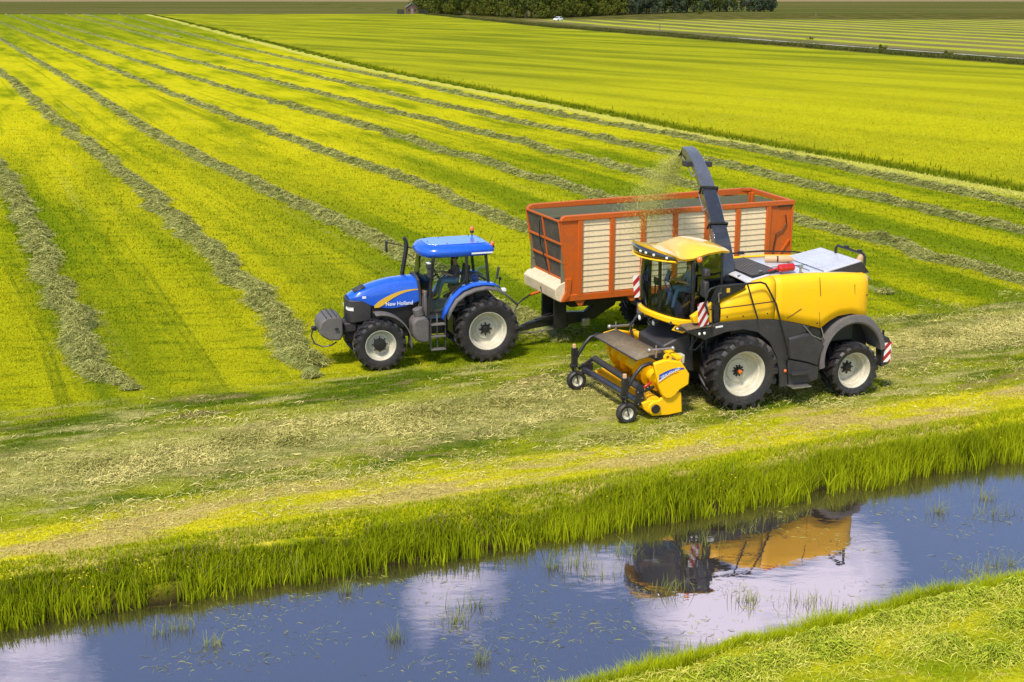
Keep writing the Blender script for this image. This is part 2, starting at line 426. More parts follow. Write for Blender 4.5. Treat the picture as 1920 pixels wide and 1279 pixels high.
# ---- one procedural grass material for the ground sheet and for the tufts growing on it
def grass_material(name, blades=False):
    m, nt, b = new_mat(name); N = nt.nodes; L = nt.links
    def A(n):
        k = N.new('ShaderNodeAttribute'); k.attribute_name = n; return k.outputs['Fac']
    def val(x):
        return x
    def mth(op, a, c=None, clamp=False):
        k = N.new('ShaderNodeMath'); k.operation = op; k.use_clamp = clamp
        for i, q in enumerate((a, c)):
            if q is None: continue
            if isinstance(q, (int, float)): k.inputs[i].default_value = q
            else: L.new(q, k.inputs[i])
        return k.outputs[0]
    def ramp(v, lo, hi, a=0.0, c=1.0, smooth=True):
        k = N.new('ShaderNodeMapRange'); k.interpolation_type = 'SMOOTHSTEP' if smooth else 'LINEAR'
        L.new(v, k.inputs['Value']); k.inputs['From Min'].default_value = lo; k.inputs['From Max'].default_value = hi
        k.inputs['To Min'].default_value = a; k.inputs['To Max'].default_value = c; return k.outputs[0]
    def mix(f, c1, c2):
        k = N.new('ShaderNodeMixRGB')
        for i, q in ((0, f), (1, c1), (2, c2)):
            if isinstance(q, tuple): k.inputs[i].default_value = (*q, 1)
            elif isinstance(q, (int, float)): k.inputs[i].default_value = q
            else: L.new(q, k.inputs[i])
        return k.outputs[0]
    geo = N.new('ShaderNodeNewGeometry')
    def noise(scale, rot=0.0, sx=1.0, sy=1.0, detail=4, rough=0.6, vec=None, off=0.0):
        mp_ = N.new('ShaderNodeMapping'); mp_.inputs['Scale'].default_value = (sx, sy, 1); mp_.inputs['Location'].default_value = (off, off * 0.7, 0)
        if vec is None:
            r0 = N.new('ShaderNodeMapping'); r0.inputs['Rotation'].default_value = (0, 0, rot)
            L.new(geo.outputs['Position'], r0.inputs['Vector']); L.new(r0.outputs[0], mp_.inputs['Vector'])
        else: L.new(vec, mp_.inputs['Vector'])
        k = N.new('ShaderNodeTexNoise'); k.inputs['Scale'].default_value = scale; k.inputs['Detail'].default_value = detail; k.inputs['Roughness'].default_value = rough
        L.new(mp_.outputs[0], k.inputs['Vector']); return k.outputs['Fac']
    lane, bankv, nearv, swath, edge, ditch = [A(n) for n in ('lane', 'bankv', 'nearv', 'swath', 'edge', 'ditch')]
    sp = N.new('ShaderNodeSeparateXYZ'); L.new(geo.outputs['Position'], sp.inputs[0])
    wy = sp.outputs['Y']
    # noise fields
    rotw = R(67)                                                # windrow direction turned onto X
    n_big = noise(0.035, rotw, 0.35, 1.0, 3)
    n_med = noise(0.28, rotw, 0.22, 1.0, 5, 0.62)
    n_dash = noise(1.5, R(-8), 0.35, 1.3, 5, 0.7)
    n_small = noise(2.2, 0, 0.7, 1.5, 6, 0.72)
    n_fine = noise(14, 0, 1, 1, 4, 0.7)
    n_head = noise(1.0, R(-22), 0.28, 1.0, 6, 0.68, off=4)      # streaks along the headland
    n_head2 = noise(0.5, R(-20), 0.45, 1.0, 5, 0.65, off=9)
    cv = N.new('ShaderNodeCombineXYZ'); L.new(lane, cv.inputs[0]); L.new(mth('MULTIPLY', wy, 0.01), cv.inputs[1])
    n_lane = noise(3.1, vec=cv.outputs[0], sx=1, sy=0.35, detail=3, rough=0.6, off=2.7)
    n_line = noise(11, vec=cv.outputs[0], sx=1, sy=0.12, detail=2, rough=0.5, off=1.3)
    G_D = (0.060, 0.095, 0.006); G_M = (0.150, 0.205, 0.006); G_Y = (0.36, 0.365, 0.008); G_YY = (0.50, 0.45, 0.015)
    HAY = (0.31, 0.285, 0.09); STRAW = (0.48, 0.42, 0.16); DRY = (0.44, 0.34, 0.12); SOIL = (0.20, 0.15, 0.07)
    # mown field: bands that follow the lanes
    lan = mth('ADD', mth('MULTIPLY', n_lane, 1.35), mth('MULTIPLY', n_med, 0.60))
    lan = mth('ADD', lan, mth('MULTIPLY', n_dash, 0.42))
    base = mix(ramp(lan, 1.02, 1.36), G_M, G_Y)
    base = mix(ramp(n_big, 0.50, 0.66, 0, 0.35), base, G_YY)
    band = mth('MULTIPLY', ramp(mth('ADD', wy, mth('MULTIPLY', n_big, 60)), 95, 135), ramp(wy, 170, 330, 1, 0))  # sunlit belt across the field, painted by distance as yellower grass
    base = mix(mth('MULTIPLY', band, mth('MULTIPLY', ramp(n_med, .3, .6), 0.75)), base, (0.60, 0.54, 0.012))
    base = mix(ramp(wy, 220, 420, 0, 0.55), base, (0.15, 0.20, 0.012))  # duller light under cloud beyond the belt, painted as greener grass
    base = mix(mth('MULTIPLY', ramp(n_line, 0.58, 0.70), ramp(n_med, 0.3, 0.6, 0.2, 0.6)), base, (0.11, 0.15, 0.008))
    pale = mth('MULTIPLY', ramp(noise(5.2, vec=cv.outputs[0], sx=1, sy=0.5, detail=3, off=8.1), 0.6, 0.72), ramp(n_small, 0.45, 0.7))
    base = mix(mth('MULTIPLY', pale, 0.6), base, STRAW)
    base = mix(mth('MULTIPLY', ramp(n_small, 0.48, 0.72), 0.5), base, G_D)
    base = mix(mth('MULTIPLY', ramp(n_dash, 0.36, 0.48, 1, 0), 0.45), base, (0.085, 0.135, 0.006))
    # second meadow beyond the field edge, taller and greener
    m2 = mix(ramp(noise(0.14, R(52), 0.12, 1.0, 4, off=3), 0.35, 0.62), (0.15, 0.18, 0.012), (0.31, 0.32, 0.014))
    near2 = ramp(wy, 75, 240, 1, 0)
    m2 = mix(mth('MULTIPLY', mth('MULTIPLY', near2, ramp(n_big, 0.3, 0.6)), 0.75), m2, (0.48, 0.45, 0.010))
    m2 = mix(mth('MULTIPLY', ramp(noise(0.5, R(30), 0.1, 1.2, 4, off=7), 0.64, 0.76), 0.45), m2, DRY)
    base = mix(ramp(edge, 1.6, 2.2), base, m2)
    trim = mth('MULTIPLY', ramp(edge, -3.2, -1.6), ramp(edge, -0.3, 0.3, 1, 0))
    base = mix(mth('MULTIPLY', trim, 0.75), base, (0.50, 0.48, 0.10))
    ed = mth('MULTIPLY', ramp(edge, -0.3, 0.2), ramp(edge, 1.5, 2.4, 1, 0))
    base = mix(ed, base, (0.055, 0.075, 0.006))
    # weedy band along the second ditch, then the far hay field with stripes
    weeds = mix(ramp(noise(0.22, R(75), 0.35, 1, 5), 0.35, 0.65), (0.045, 0.062, 0.012), (0.14, 0.115, 0.035))
    base = mix(ramp(ditch, -0.5, 0.8), base, weeds)
    d3 = mth('ADD', ditch, mth('MULTIPLY', wy, 0.0))
    f3 = N.new('ShaderNodeCombineXYZ'); L.new(ditch, f3.inputs[0]); L.new(mth('MULTIPLY', wy, 0.02), f3.inputs[1])
    st = mth('SINE', mth('ADD', mth('MULTIPLY', ditch, 0.50), mth('MULTIPLY', n_med, 2.6)))
    far3 = mix(ramp(st, -0.1, 0.7), mix(ramp(n_big, .4, .6), (0.13, 0.13, 0.045), (0.20, 0.17, 0.07)), (0.33, 0.36, 0.03))
    base = mix(mth('MULTIPLY', ramp(ditch, 15, 18), ramp(wy, 470, 500, 1, 0)), base, far3)
    # land beyond the fields
    fl = mix(ramp(noise(0.02, 0, 0.15, 2.2, 4), 0.4, 0.6), (0.075, 0.088, 0.018), (0.13, 0.12, 0.04))
    base = mix(ramp(wy, 598, 606), base, fl)
    base = mix(ramp(wy, 1230, 1330), base, (0.25, 0.19, 0.10))
    # headland: trampled green, streaks of hay, wheel tracks
    hl = mix(ramp(n_head2, 0.40, 0.58), (0.080, 0.125, 0.006), (0.25, 0.275, 0.012))
    hl = mix(mth('MULTIPLY', ramp(n_head, 0.50, 0.64), 0.8), hl, (0.40, 0.36, 0.13))
    hl = mix(mth('MULTIPLY', ramp(n_head, 0.38, 0.46, 1, 0), 0.7), hl, (0.26, 0.19, 0.09))
    bv = mth('ADD', bankv, mth('MULTIPLY', mth('SUBTRACT', n_head2, 0.5), 3.0))
    hm = mth('MULTIPLY', ramp(bv, 3.0, 3.6), ramp(bv, 10.2, 11.6, 1, 0))
    base = mix(hm, base, hl)
    sa = mth('ABSOLUTE', swath)
    ev = mth('ADD', sa, mth('MULTIPLY', mth('SUBTRACT', n_head, 0.5), 3.2))
    base = mix(mth('MULTIPLY', ramp(ev, 0.6, 2.4, 1, 0), 0.62), base, mix(ramp(n_small, 0.4, 0.62), HAY, STRAW))
    # verge next to the reeds: yellow-green with dried patches
    vg = mix(ramp(n_head2, 0.36, 0.58), G_Y, G_YY)
    vg = mix(mth('MULTIPLY', ramp(n_head, 0.44, 0.58), 0.85), vg, DRY)
    vm = mth('MULTIPLY', ramp(bv, 0.6, 0.9), ramp(bv, 3.0, 3.5, 1, 0))
    base = mix(vm, base, vg)
    # camera-side verge
    nv = mix(ramp(n_head2, 0.35, 0.60), (0.20, 0.26, 0.006), (0.46, 0.44, 0.015))
    nv = mix(mth('MULTIPLY', ramp(n_small, 0.55, 0.7), 0.6), nv, DRY)
    base = mix(ramp(nearv, 0.0, 0.4), base, nv)
    # banks: wet dark earth below
    wet = mth('MULTIPLY', ramp(sp.outputs['Z'], -0.62, -0.12, 1, 0), 1.0)
    wet = mth('MULTIPLY', wet, ramp(wy, 60, 70, 1, 0))
    if not blades: base = mix(wet, base, (0.030, 0.022, 0.010))
    # fine mottling
    fm = mth('MULTIPLY', ramp(n_fine, 0.35, 0.68, 0.74, 1.18), ramp(n_small, 0.3, 0.7, 0.86, 1.12))
    hs = N.new('ShaderNodeHueSaturation'); L.new(base, hs.inputs['Color']); L.new(fm, hs.inputs['Value'])
    colr = hs.outputs[0]
    if blades:
        t = A('tone')
        hs2 = N.new('ShaderNodeHueSaturation'); L.new(colr, hs2.inputs['Color'])
        L.new(ramp(t, 0, 1, 0.90, 1.22), hs2.inputs['Value']); colr = hs2.outputs[0]
    L.new(colr, b.inputs['Base Color'])
    b.inputs['Roughness'].default_value = 1.0
    b.inputs['Specular IOR Level'].default_value = 0.0
    if not blades:
        bp = N.new('ShaderNodeBump'); bp.inputs['Strength'].default_value = 0.8; bp.inputs['Distance'].default_value = 0.05
        L.new(mth('ADD', n_fine, mth('MULTIPLY', n_small, 1.5)), bp.inputs['Height']); L.new(bp.outputs[0], b.inputs['Normal'])
    return m
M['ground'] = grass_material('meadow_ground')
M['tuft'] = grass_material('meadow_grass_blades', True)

def grid_axis(dense0, dense1, step, lo, hi, g=1.12):
    a = list(np.arange(dense0, dense1, step)); s = step; x = dense1
    while x < hi: a.append(x); s *= g; x += s
    a.append(hi); s = step; x = dense0; l = []
    while x > lo: s *= g; x -= s; l.append(max(x, lo))
    return np.array(sorted(set(l + a)))
def make_ground():
    xs = grid_axis(-22, 34, 0.24, -4500, 4500, 1.10)
    ys = grid_axis(13, 52, 0.24, -60, 6000, 1.035)
    Xg, Yg = np.meshgrid(xs, ys)
    Zg = ground_z(Xg, Yg)
    n, m = Xg.shape
    co = np.stack([Xg, Yg, Zg], -1).reshape(-1, 3).astype(np.float32)
    idx = np.arange(n * m).reshape(n, m)
    q = np.stack([idx[:-1, :-1], idx[:-1, 1:], idx[1:, 1:], idx[1:, :-1]], -1).reshape(-1, 4)
    me = bpy.data.meshes.new('meadow_ground')
    me.vertices.add(len(co)); me.vertices.foreach_set('co', co.ravel())
    me.loops.add(q.size); me.loops.foreach_set('vertex_index', q.ravel().astype(np.int32))
    me.polygons.add(len(q)); me.polygons.foreach_set('loop_start', np.arange(0, q.size, 4, dtype=np.int32))
    me.polygons.foreach_set('use_smooth', np.ones(len(q), bool))
    me.update(calc_edges=True)
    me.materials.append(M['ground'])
    put_attrs(me, co[:, 0], co[:, 1])
    o = bpy.data.objects.new('ground', me); link(o); o['kind'] = 'structure'
    o['label'] = 'flat mown meadow with a ditch cut through it'
    return o
make_ground()

def water_mat():
    m = bpy.data.materials.new('ditch_water'); m.use_nodes = True
    nt = m.node_tree; N = nt.nodes; N.clear(); L = nt.links
    o = N.new('ShaderNodeOutputMaterial')
    di = N.new('ShaderNodeBsdfPrincipled'); di.inputs['Base Color'].default_value = (0.016, 0.010, 0.004, 1); di.inputs['Roughness'].default_value = 0.5
    gl = N.new('ShaderNodeBsdfGlossy'); gl.inputs['Roughness'].default_value = 0.015; gl.inputs['Color'].default_value = (1.0, 0.885, 0.98, 1)
    fr = N.new('ShaderNodeFresnel'); fr.inputs['IOR'].default_value = 4.3
    geo = N.new('ShaderNodeNewGeometry')
    mp_ = N.new('ShaderNodeMapping'); mp_.inputs['Rotation'].default_value = (0, 0, R(-22)); mp_.inputs['Scale'].default_value = (0.7, 1.6, 1)
    nz_ = N.new('ShaderNodeTexNoise'); nz_.inputs['Scale'].default_value = 1.6; nz_.inputs['Detail'].default_value = 4
    bp = N.new('ShaderNodeBump'); bp.inputs['Strength'].default_value = 0.035; bp.inputs['Distance'].default_value = 0.06
    L.new(geo.outputs['Position'], mp_.inputs['Vector']); L.new(mp_.outputs[0], nz_.inputs['Vector']); L.new(nz_.outputs['Fac'], bp.inputs['Height'])
    L.new(bp.outputs[0], gl.inputs['Normal'])
    mx = N.new('ShaderNodeMixShader')
    L.new(fr.outputs[0], mx.inputs['Fac']); L.new(di.outputs[0], mx.inputs[1]); L.new(gl.outputs[0], mx.inputs[2]); L.new(mx.outputs[0], o.inputs['Surface'])
    return m
M['water'] = water_mat()
def water_strip(name, pts_a, pts_b, z, label):
    V = [(p[0], p[1], z) for p in pts_a] + [(p[0], p[1], z) for p in pts_b]
    n = len(pts_a)
    mb = MB(); mb.add(V, [(i, i + 1, n + i + 1, n + i) for i in range(n - 1)])
    o = mb.build(name, 'water', smooth=False)
    if o.data.polygons[0].normal.z < 0: o.data.flip_normals()
    o['kind'] = 'structure'; o['label'] = label
    return o
wx = [-60, -30, -10, 10, 30, 60, 100]
water_strip('water', [(x, 18.25 + 0.475 * x - 1.5 if x > -30 else 18.25 + .475 * x - 3, 0) for x in wx],
            [(x, float(far_y(x)) + 1.0, 0) for x in wx], WL, 'still ditch water mirroring blue sky and clouds')
ys_ = [150, 200, 260, 320, 384]
water_strip('far_ditch_water', [(float(line_x(DITCH2, y)) + 15.6, y) for y in ys_], [(float(line_x(DITCH2, y)) + 16.6, y) for y in ys_], 0.10, 'thin pale strip of ditch water between far fields')
rd = [(18, 470), (20.5, 484), (25, 498), (32, 512), (42, 524), (60, 540)]
V = []
for i, p in enumerate(rd): V.append((p[0] - 2.2, p[1] + 2, 0.05)); V.append((p[0] + 2.2, p[1] - 2, 0.05))
_m = MB(); _m.add(V, [(2 * i, 2 * i + 1, 2 * i + 3, 2 * i + 2) for i in range(len(rd) - 1)])
_o = _m.build('road', 'road', smooth=False); _o['kind'] = 'structure'; _o['label'] = 'pale country lane bending past the trees'

# ================================================================== WHEELS AND PEOPLE
MESH = {}
def tyre_mesh(R0, W, r, nl, name='tyre'):
    key = (R0, W, r, nl)
    if key in MESH: return MESH[key]
    mb = MB()
    h = 0.07 * R0 / 0.9; D = R0 - r; Rb = R0 - h
    prof = [(r - 0.03, 0.36 * W), (r + 0.01, 0.42 * W), (r + 0.05 * D, 0.455 * W), (r + 0.30 * D, 0.50 * W), (r + 0.55 * D, 0.515 * W), (Rb - 0.16 * D, 0.49 * W), (Rb - 0.03 * D, 0.43 * W), (Rb, 0.30 * W), (Rb + 0.01, 0)]
    prof = prof + [(a, -b) for a, b in reversed(prof[:-1])]
    mb.revolve(prof, 64)
    for side in (1, -1):
        for k in range(nl):
            a0 = 2 * math.pi * (k + (0.5 if side < 0 else 0)) / nl
            st = []
            for s in (0.0, 0.30, 0.62, 0.88, 1.0):
                y = side * W * (-0.03 + 0.50 * s)
                sweep = W * 0.50 * (s ** 0.9) * 0.80 / R0
                aa = a0 + sweep
                half = (0.033 + 0.016 * s) / R0 * (R0 / 0.9)
                top = R0 - (0.0 if s < 0.8 else (0.010 if s < .95 else 0.10 * D))
                bot = Rb - 0.03 - (0 if s < .8 else (0.02 if s < .95 else 0.22 * D))
                yy = y if s < 0.95 else side * W * 0.512
                ring = []
                for (rr, dh, ex) in ((bot, -1.6, 0), (top, -1, 0), (top, 1, 0), (bot, 1.6, 0)):
                    an = aa + dh * half
                    ring.append((rr * math.cos(an), yy, rr * math.sin(an)))
                st.append(ring)
            mb.loft(st, True, True)
    me = mb.mesh(name, 'rubber', True, 28)
    MESH[key] = me
    return me

def rim_mesh(r, W, inset, mat='cream', hubr=0.16, name='rim'):
    key = ('rim', r, W, inset, mat)
    if key in MESH: return MESH[key]
    mb = MB()
    y0 = 0.42 * W
    prof = [(r + 0.012, y0 - 0.03), (r + 0.022, y0), (r - 0.005, y0 + 0.012), (r - 0.03, y0 - 0.02), (r - 0.05, y0 - 0.10), (r - 0.055, y0 - 0.14),
            (r - 0.09, y0 - 0.17), (r - 0.10, y0 - inset * 0.75), (r - 0.13, y0 - inset * 0.95), (r * 0.72, y0 - inset), (r * 0.55, y0 - inset + 0.015), (r * 0.50, y0 - inset + 0.05),
            (hubr * 1.25, y0 - inset + 0.055), (0.001, y0 - inset + 0.055)]
    prof += [(0.001, y0 - inset + 0.02), (r * 0.7, y0 - inset - 0.03), (r - 0.1, y0 - inset - 0.03), (r - 0.06, -y0 + 0.05), (r + 0.012, -y0)]
    mb.revolve(prof, 56)
    me = mb.mesh(name, mat, True, 40)
    MESH[key] = me
    return me

def wheel(parent, loc, R0, W, r, nl, inset, side=1, hub='black', bolts=10, cap=False, name='wheel', hubr=0.15, orange=False, cream='cream'):
    w = sub(name, parent, loc, 0 if side > 0 else math.pi)
    t = bpy.data.objects.new('tyre', tyre_mesh(R0, W, r, nl)); link(t, w)
    q = bpy.data.objects.new('rim', rim_mesh(r, W, inset, cream)); link(q, w)
    y = 0.42 * W - inset + 0.055
    hb = MB()
    if cap:
        hb.revolve([(hubr * 1.5, y), (hubr * 1.5, y + 0.06), (hubr * 1.35, y + 0.12), (0.001, y + 0.13)], 24)
    else:
        hb.revolve([(hubr, y), (hubr, y + 0.05), (hubr * 0.7, y + 0.10), (0.001, y + 0.11)], 24)
    br = hubr * (1.75 if cap else 1.35)
    for k in range(bolts):
        a = 2 * math.pi * k / bolts
        hb.revolve([(0.020, y), (0.020, y + 0.035), (0.001, y + 0.035)], 6, (br * math.cos(a), 0, br * math.sin(a)))
        if not cap: hb.bar((hubr * .8 * math.cos(a), y + .02, hubr * .8 * math.sin(a)), (br * math.cos(a), y + .02, br * math.sin(a)), 0.05, 0.03)
    hb.build('hub', hub, w)
    if orange:
        MB().revolve([(0.055, y + 0.10), (0.05, y + 0.15), (0.001, y + 0.16)], 16).build('hub_cap', 'amber', w)
    return w

def skinned(joints, edges, radii, root=0, levels=1):
    me = bpy.data.meshes.new('body'); me.from_pydata(joints, edges, [])
    o = bpy.data.objects.new('body', me); COL.objects.link(o)
    o.modifiers.new('skin', 'SKIN')
    sv = me.skin_vertices[0].data
    for i, r_ in enumerate(radii):
        sv[i].radius = (r_, r_) if not isinstance(r_, tuple) else r_
        sv[i].use_root = (i == root)
    ss = o.modifiers.new('sub', 'SUBSURF'); ss.levels = levels; ss.render_levels = levels
    dg = bpy.context.evaluated_depsgraph_get()
    nm = bpy.data.meshes.new_from_object(o.evaluated_get(dg))
    bpy.data.objects.remove(o)
    nm.name = 'body'
    return nm

def seated_person(label, loc, rz, shirt, trousers='jeans'):
    """person sitting; origin on the seat under the hips, facing +x"""
    p = thing('person', label, 'person', loc, rz)
    J = [(0, 0, 0.10), (0.02, 0, 0.30), (0.03, 0, 0.50), (0.04, 0, 0.58), (0.06, 0, 0.66), (0.08, 0, 0.74), (0.07, 0, 0.80)]
    Rr = [(0.15, 0.12), (0.145, 0.11), (0.16, 0.115), (0.055, 0.055), (0.065, 0.06), (0.085, 0.075), (0.06, 0.055)]
    E = [(0, 1), (1, 2), (2, 3), (3, 4), (4, 5), (5, 6)]
    for s in (1, -1):
        b = len(J)
        J += [(0.02, s * 0.19, 0.50), (0.12, s * 0.25, 0.27), (0.37, s * 0.18, 0.33), (0.43, s * 0.165, 0.345), (0.50, s * 0.16, 0.355)]
        Rr += [0.065, 0.048, 0.030, 0.032, 0.026]
        E += [(2, b), (b, b + 1), (b + 1, b + 2), (b + 2, b + 3), (b + 3, b + 4)]
        for f in range(3):
            c = len(J)
            J += [(0.53, s * (0.145 + 0.02 * f), 0.345), (0.54 + .005 * f, s * (0.145 + 0.02 * f), 0.31)]
            Rr += [0.010, 0.009]; E += [(b + 4, c), (c, c + 1)]
        c = len(J); J += [(0.47, s * 0.13, 0.345)]; Rr += [0.011]; E += [(b + 3, c)]
        c = len(J)
        J += [(0.06, s * 0.10, 0.08), (0.46, s * 0.15, 0.13), (0.50, s * 0.155, 0.07), (0.60, s * 0.16, -0.30), (0.62, s * 0.16, -0.36), (0.75, s * 0.17, -0.385)]
        Rr += [0.095, 0.068, 0.062, 0.045, 0.045, 0.040]
        E += [(0, c), (c, c + 1), (c + 1, c + 2), (c + 2, c + 3), (c + 3, c + 4), (c + 4, c + 5)]
    me = skinned(J, E, Rr)
    for m in (shirt, trousers, 'skin', 'black'): me.materials.append(M[m])
    mi = []
    for q in me.polygons:
        c = q.center
        if c.z < -0.31: k = 3
        elif c.z < 0.19 and not (abs(c.y) < 0.3 and c.x > 0.3 and c.z > 0.2): k = 1
        elif c.z > 0.56: k = 2
        elif c.x > 0.22 and c.z > 0.2: k = 2
        else: k = 0
        mi.append(k)
    me.polygons.foreach_set('material_index', mi); smooth_mesh(me, 60)
    link(bpy.data.objects.new('body', me), p)
    MB().sphere((0.055, 0, 0.775), (0.10, 0.085, 0.085), 14, 10).build('hair', 'hair', p)
    MB().sphere((0.168, 0, 0.735), (0.018, 0.013, 0.022), 8, 6).build('nose', 'skin', p)
    for s in (1, -1):
        MB().sphere((0.07, s * 0.085, 0.735), (0.02, 0.012, 0.03), 8, 6).build('ear', 'skin', p)
        MB().sphere((0.152, s * 0.03, 0.755), 0.010, 8, 6).build('eye', 'black', p)
    return p

def beacon(parent, loc, h=0.18):
    b = MB(); b.cyl(loc, (loc[0], loc[1], loc[2] + h), 0.018, 8); b.cyl((loc[0], loc[1], loc[2] + h), (loc[0], loc[1], loc[2] + h + 0.05), 0.06, 14)
    o = b.build('beacon_post', 'black', parent)
    MB().sphere((loc[0], loc[1], loc[2] + h + 0.11), (0.062, 0.062, 0.085), 14, 10).build('beacon_lens', 'amber', o)

# ================================================================== FORAGE HARVESTER
H = thing('forage_harvester', 'big yellow forage harvester with black spout, picking up cut grass beside the ditch', 'forage harvester', (8.394, 34.088, 0), R(-160.96))
TX = [-.66, -.58, -.41, .25, 1.17, 1.74, 2.41, 2.89, 3.25, 3.91]
TZ = [2.95, 3.12, 3.24, 3.31, 3.37, 3.38, 3.38, 3.28, 3.12, 2.87]
BX = [-.66, -.59, -.15, .16, .55, .80, 1.05, 1.66, 2.08, 2.34, 2.67, 3.21, 3.94]
BZ = [1.88, 1.90, 2.19, 2.27, 2.24, 2.13, 1.96, 2.14, 2.24, 2.30, 2.34, 2.36, 2.35]
def side_panel(x0, x1, sgn, name, par):
    xs = sorted(set([x0, x1] + [x for x in (-.62, -.5, -.35, -.15, 0, .16, .35, .55, .7, .8, .92, 1.05, 1.4, 1.74, 2.0, 2.2, 2.6, 2.89, 3.05, 3.25, 3.6) if x0 < x < x1]))
    rings = []
    for x in xs:
        zt = interp(x, TX, TZ); zb = interp(x, BX, BZ); h_ = zt - zb
        k = 1.0 if x > -.1 else 1 - 0.55 * ((-.1 - x) / 0.6) ** 2.5
        bul = 0.03 * math.sin(math.pi * min(1, max(0, (x + .6) / 4.6)))
        sec = [(1.45, zb), (1.475, zb + .2 * h_), (1.485, zb + .45 * h_), (1.475, zt - min(.38, .4 * h_)), (1.455, zt - min(.2, .25 * h_)), (1.41, zt - .08), (1.33, zt - .02), (1.22, zt), (1.12, zt - .01)]
        rings.append([(x, sgn * (a + bul) * k, z) for a, z in sec])
    mb = MB(); mb.loft(rings, False, False)
    o = mb.build(name, 'yellow', par, solid=0.03)
    if sgn > 0:
        o.modifiers['solid'].offset = -1 if True else 1
    return o
sp1 = side_panel(2.425, 3.92, 1, 'side_panel', H)
sp2 = side_panel(-0.64, 2.405, 1, 'side_panel', H)
sp3 = side_panel(-0.64, 3.92, -1, 'side_panel', H)
# thin seams and vents on the long panel
sm = MB()
for a, b in (((1.18, 1.508, 3.30), (1.12, 1.512, 2.81)), ((0.12, 1.488, 3.04), (0.09, 1.49, 2.67)), ((1.13, 1.505, 2.39), (1.07, 1.483, 2.0)), ((1.66, 1.515, 2.53), (2.06, 1.506, 2.30))):
    sm = MB(); sm.bar(a, b, 0.014, 0.010); sm.build('panel_seam', 'black', sp2)
for x, z in ((3.75, 2.48), (3.3, 2.46), (2.62, 2.48), (1.16, 2.10), (1.38, 2.75), (-.30, 2.72)):
    MB().sphere((x, 1.492 if x > -.2 else 1.44, z), (.022, .012, .022), 8, 6).build('panel_bolt', 'black', sp2)
# rear bodywork
rb = MB()
rings = []
for z, k, xb in ((1.86, .93, -.80), (2.5, .96, -.78), (2.95, .93, -.74), (3.10, .88, -.66), (3.16, .82, -.55)):
    xb += .10
    rings.append([(xb, 0.0, z), (xb, .6 * k, z), (xb + .02, .82 * k, z), (xb + .10, .93 * k, z), (xb + .30, .95 * k, z), (xb + .30, -.95 * k, z), (xb + .10, -.93 * k, z), (xb + .02, -.82 * k, z), (xb, -.6 * k, z)])
rb.loft(rings); rb.build('rear_panel', 'yellow', H, bevel=0.02)
# engine deck
dk = MB(); rings = []
for x in (3.0, 2.89, 2.6, 2.41, 2.0, 1.6, 1.17, .7, .25, -.2, -.45, -.6):
    zt = interp(x, TX, TZ) - 0.035
    rings.append([(x, y, zt + 0.03 * math.cos(y / 1.14 * 1.5)) for y in np.linspace(-1.14, 1.14, 9)])
dk.loft(rings, False, False); dk.build('engine_deck', 'deck', H, solid=0.03)
# dark louvred grille on the sloping front of the deck
gb = MB(); gb.add([(2.78, .98, 3.345), (2.05, .92, 3.40), (2.05, -.85, 3.40), (2.78, -.85, 3.345)], [(0, 1, 2, 3)]); gb.prism_pts([(2.80, .98, 3.30), (2.05, .95, 3.395), (2.05, -.88, 3.395), (2.80, -.88, 3.30)], (0, 0, .03))
g_ = gb.build('intake_grille', 'black', H)
lv = MB(); lv.box((0, 0, 0), (0.036, 1.76, 0.016), (0, R(12), 0)); lvm = lv.mesh('louvre', 'dustgrey')
for i in range(10):
    t = i / 9; o = bpy.data.objects.new('louvre', lvm); link(o, g_); o.location = (2.76 - .68 * t, .04, 3.345 + .088 * t)
for (a, b_) in (((2.0, 1.08, 3.375), (2.0, -1.08, 3.375)), ((1.17, 1.0, 3.378), (1.17, -1.0, 3.378)), ((.80, 1.08, 3.35), (.80, -1.08, 3.35)), ((1.9, .35, 3.39), (.85, .35, 3.385))):
    m_ = MB(); m_.bar(a, b_, .018, .012); m_.build('deck_seam', 'charcoal', H)
MB().box((1.15, -.75, 3.385), (.30, .22, .03)).build('deck_hatch', 'dustgrey', H, bevel=.01)
# raised rear hood
rh = MB()
rh.add([(0.75, 1.0, 3.32), (0.75, -1.0, 3.32), (-.36, -.95, 3.53), (-.36, .98, 3.53), (-.66, .98, 3.18), (-.66, -.95, 3.18), (.75, 1.0, 3.2), (.75, -1.0, 3.2)],
       [(0, 1, 2, 3), (3, 2, 5, 4), (0, 3, 4, 6), (1, 7, 5, 2), (4, 5, 7, 6), (0, 6, 7, 1)])
rh.build('rear_hood', 'deck', H, bevel=0.012)
rs = MB(); rs.prism([(.62, 3.30), (-.36, 3.505), (-.62, 3.20), (.55, 3.22)], 1.0, 1.014); rs.build('rear_hood_side', 'charcoal', H)
tr = MB(); tr.tube([(-.32, -.15, 3.45), (-.32, -.15, 3.66), (-.32, -.08, 3.74), (-.32, 1.10, 3.74), (-.32, 1.20, 3.68), (-.30, 1.22, 3.30)], 0.035, 8)
tr.box((-.32, .35, 3.79), (.08, .12, .05)); tr.box((-.32, .95, 3.79), (.08, .12, .05)); tr.build('guard_rail', 'black', H)
MB().tube([(-.55, .55, 3.3), (-.60, .58, 3.5), (-.62, .6, 3.60)], [.09, .085, .05], 12).build('exhaust_cap', 'tan', H)
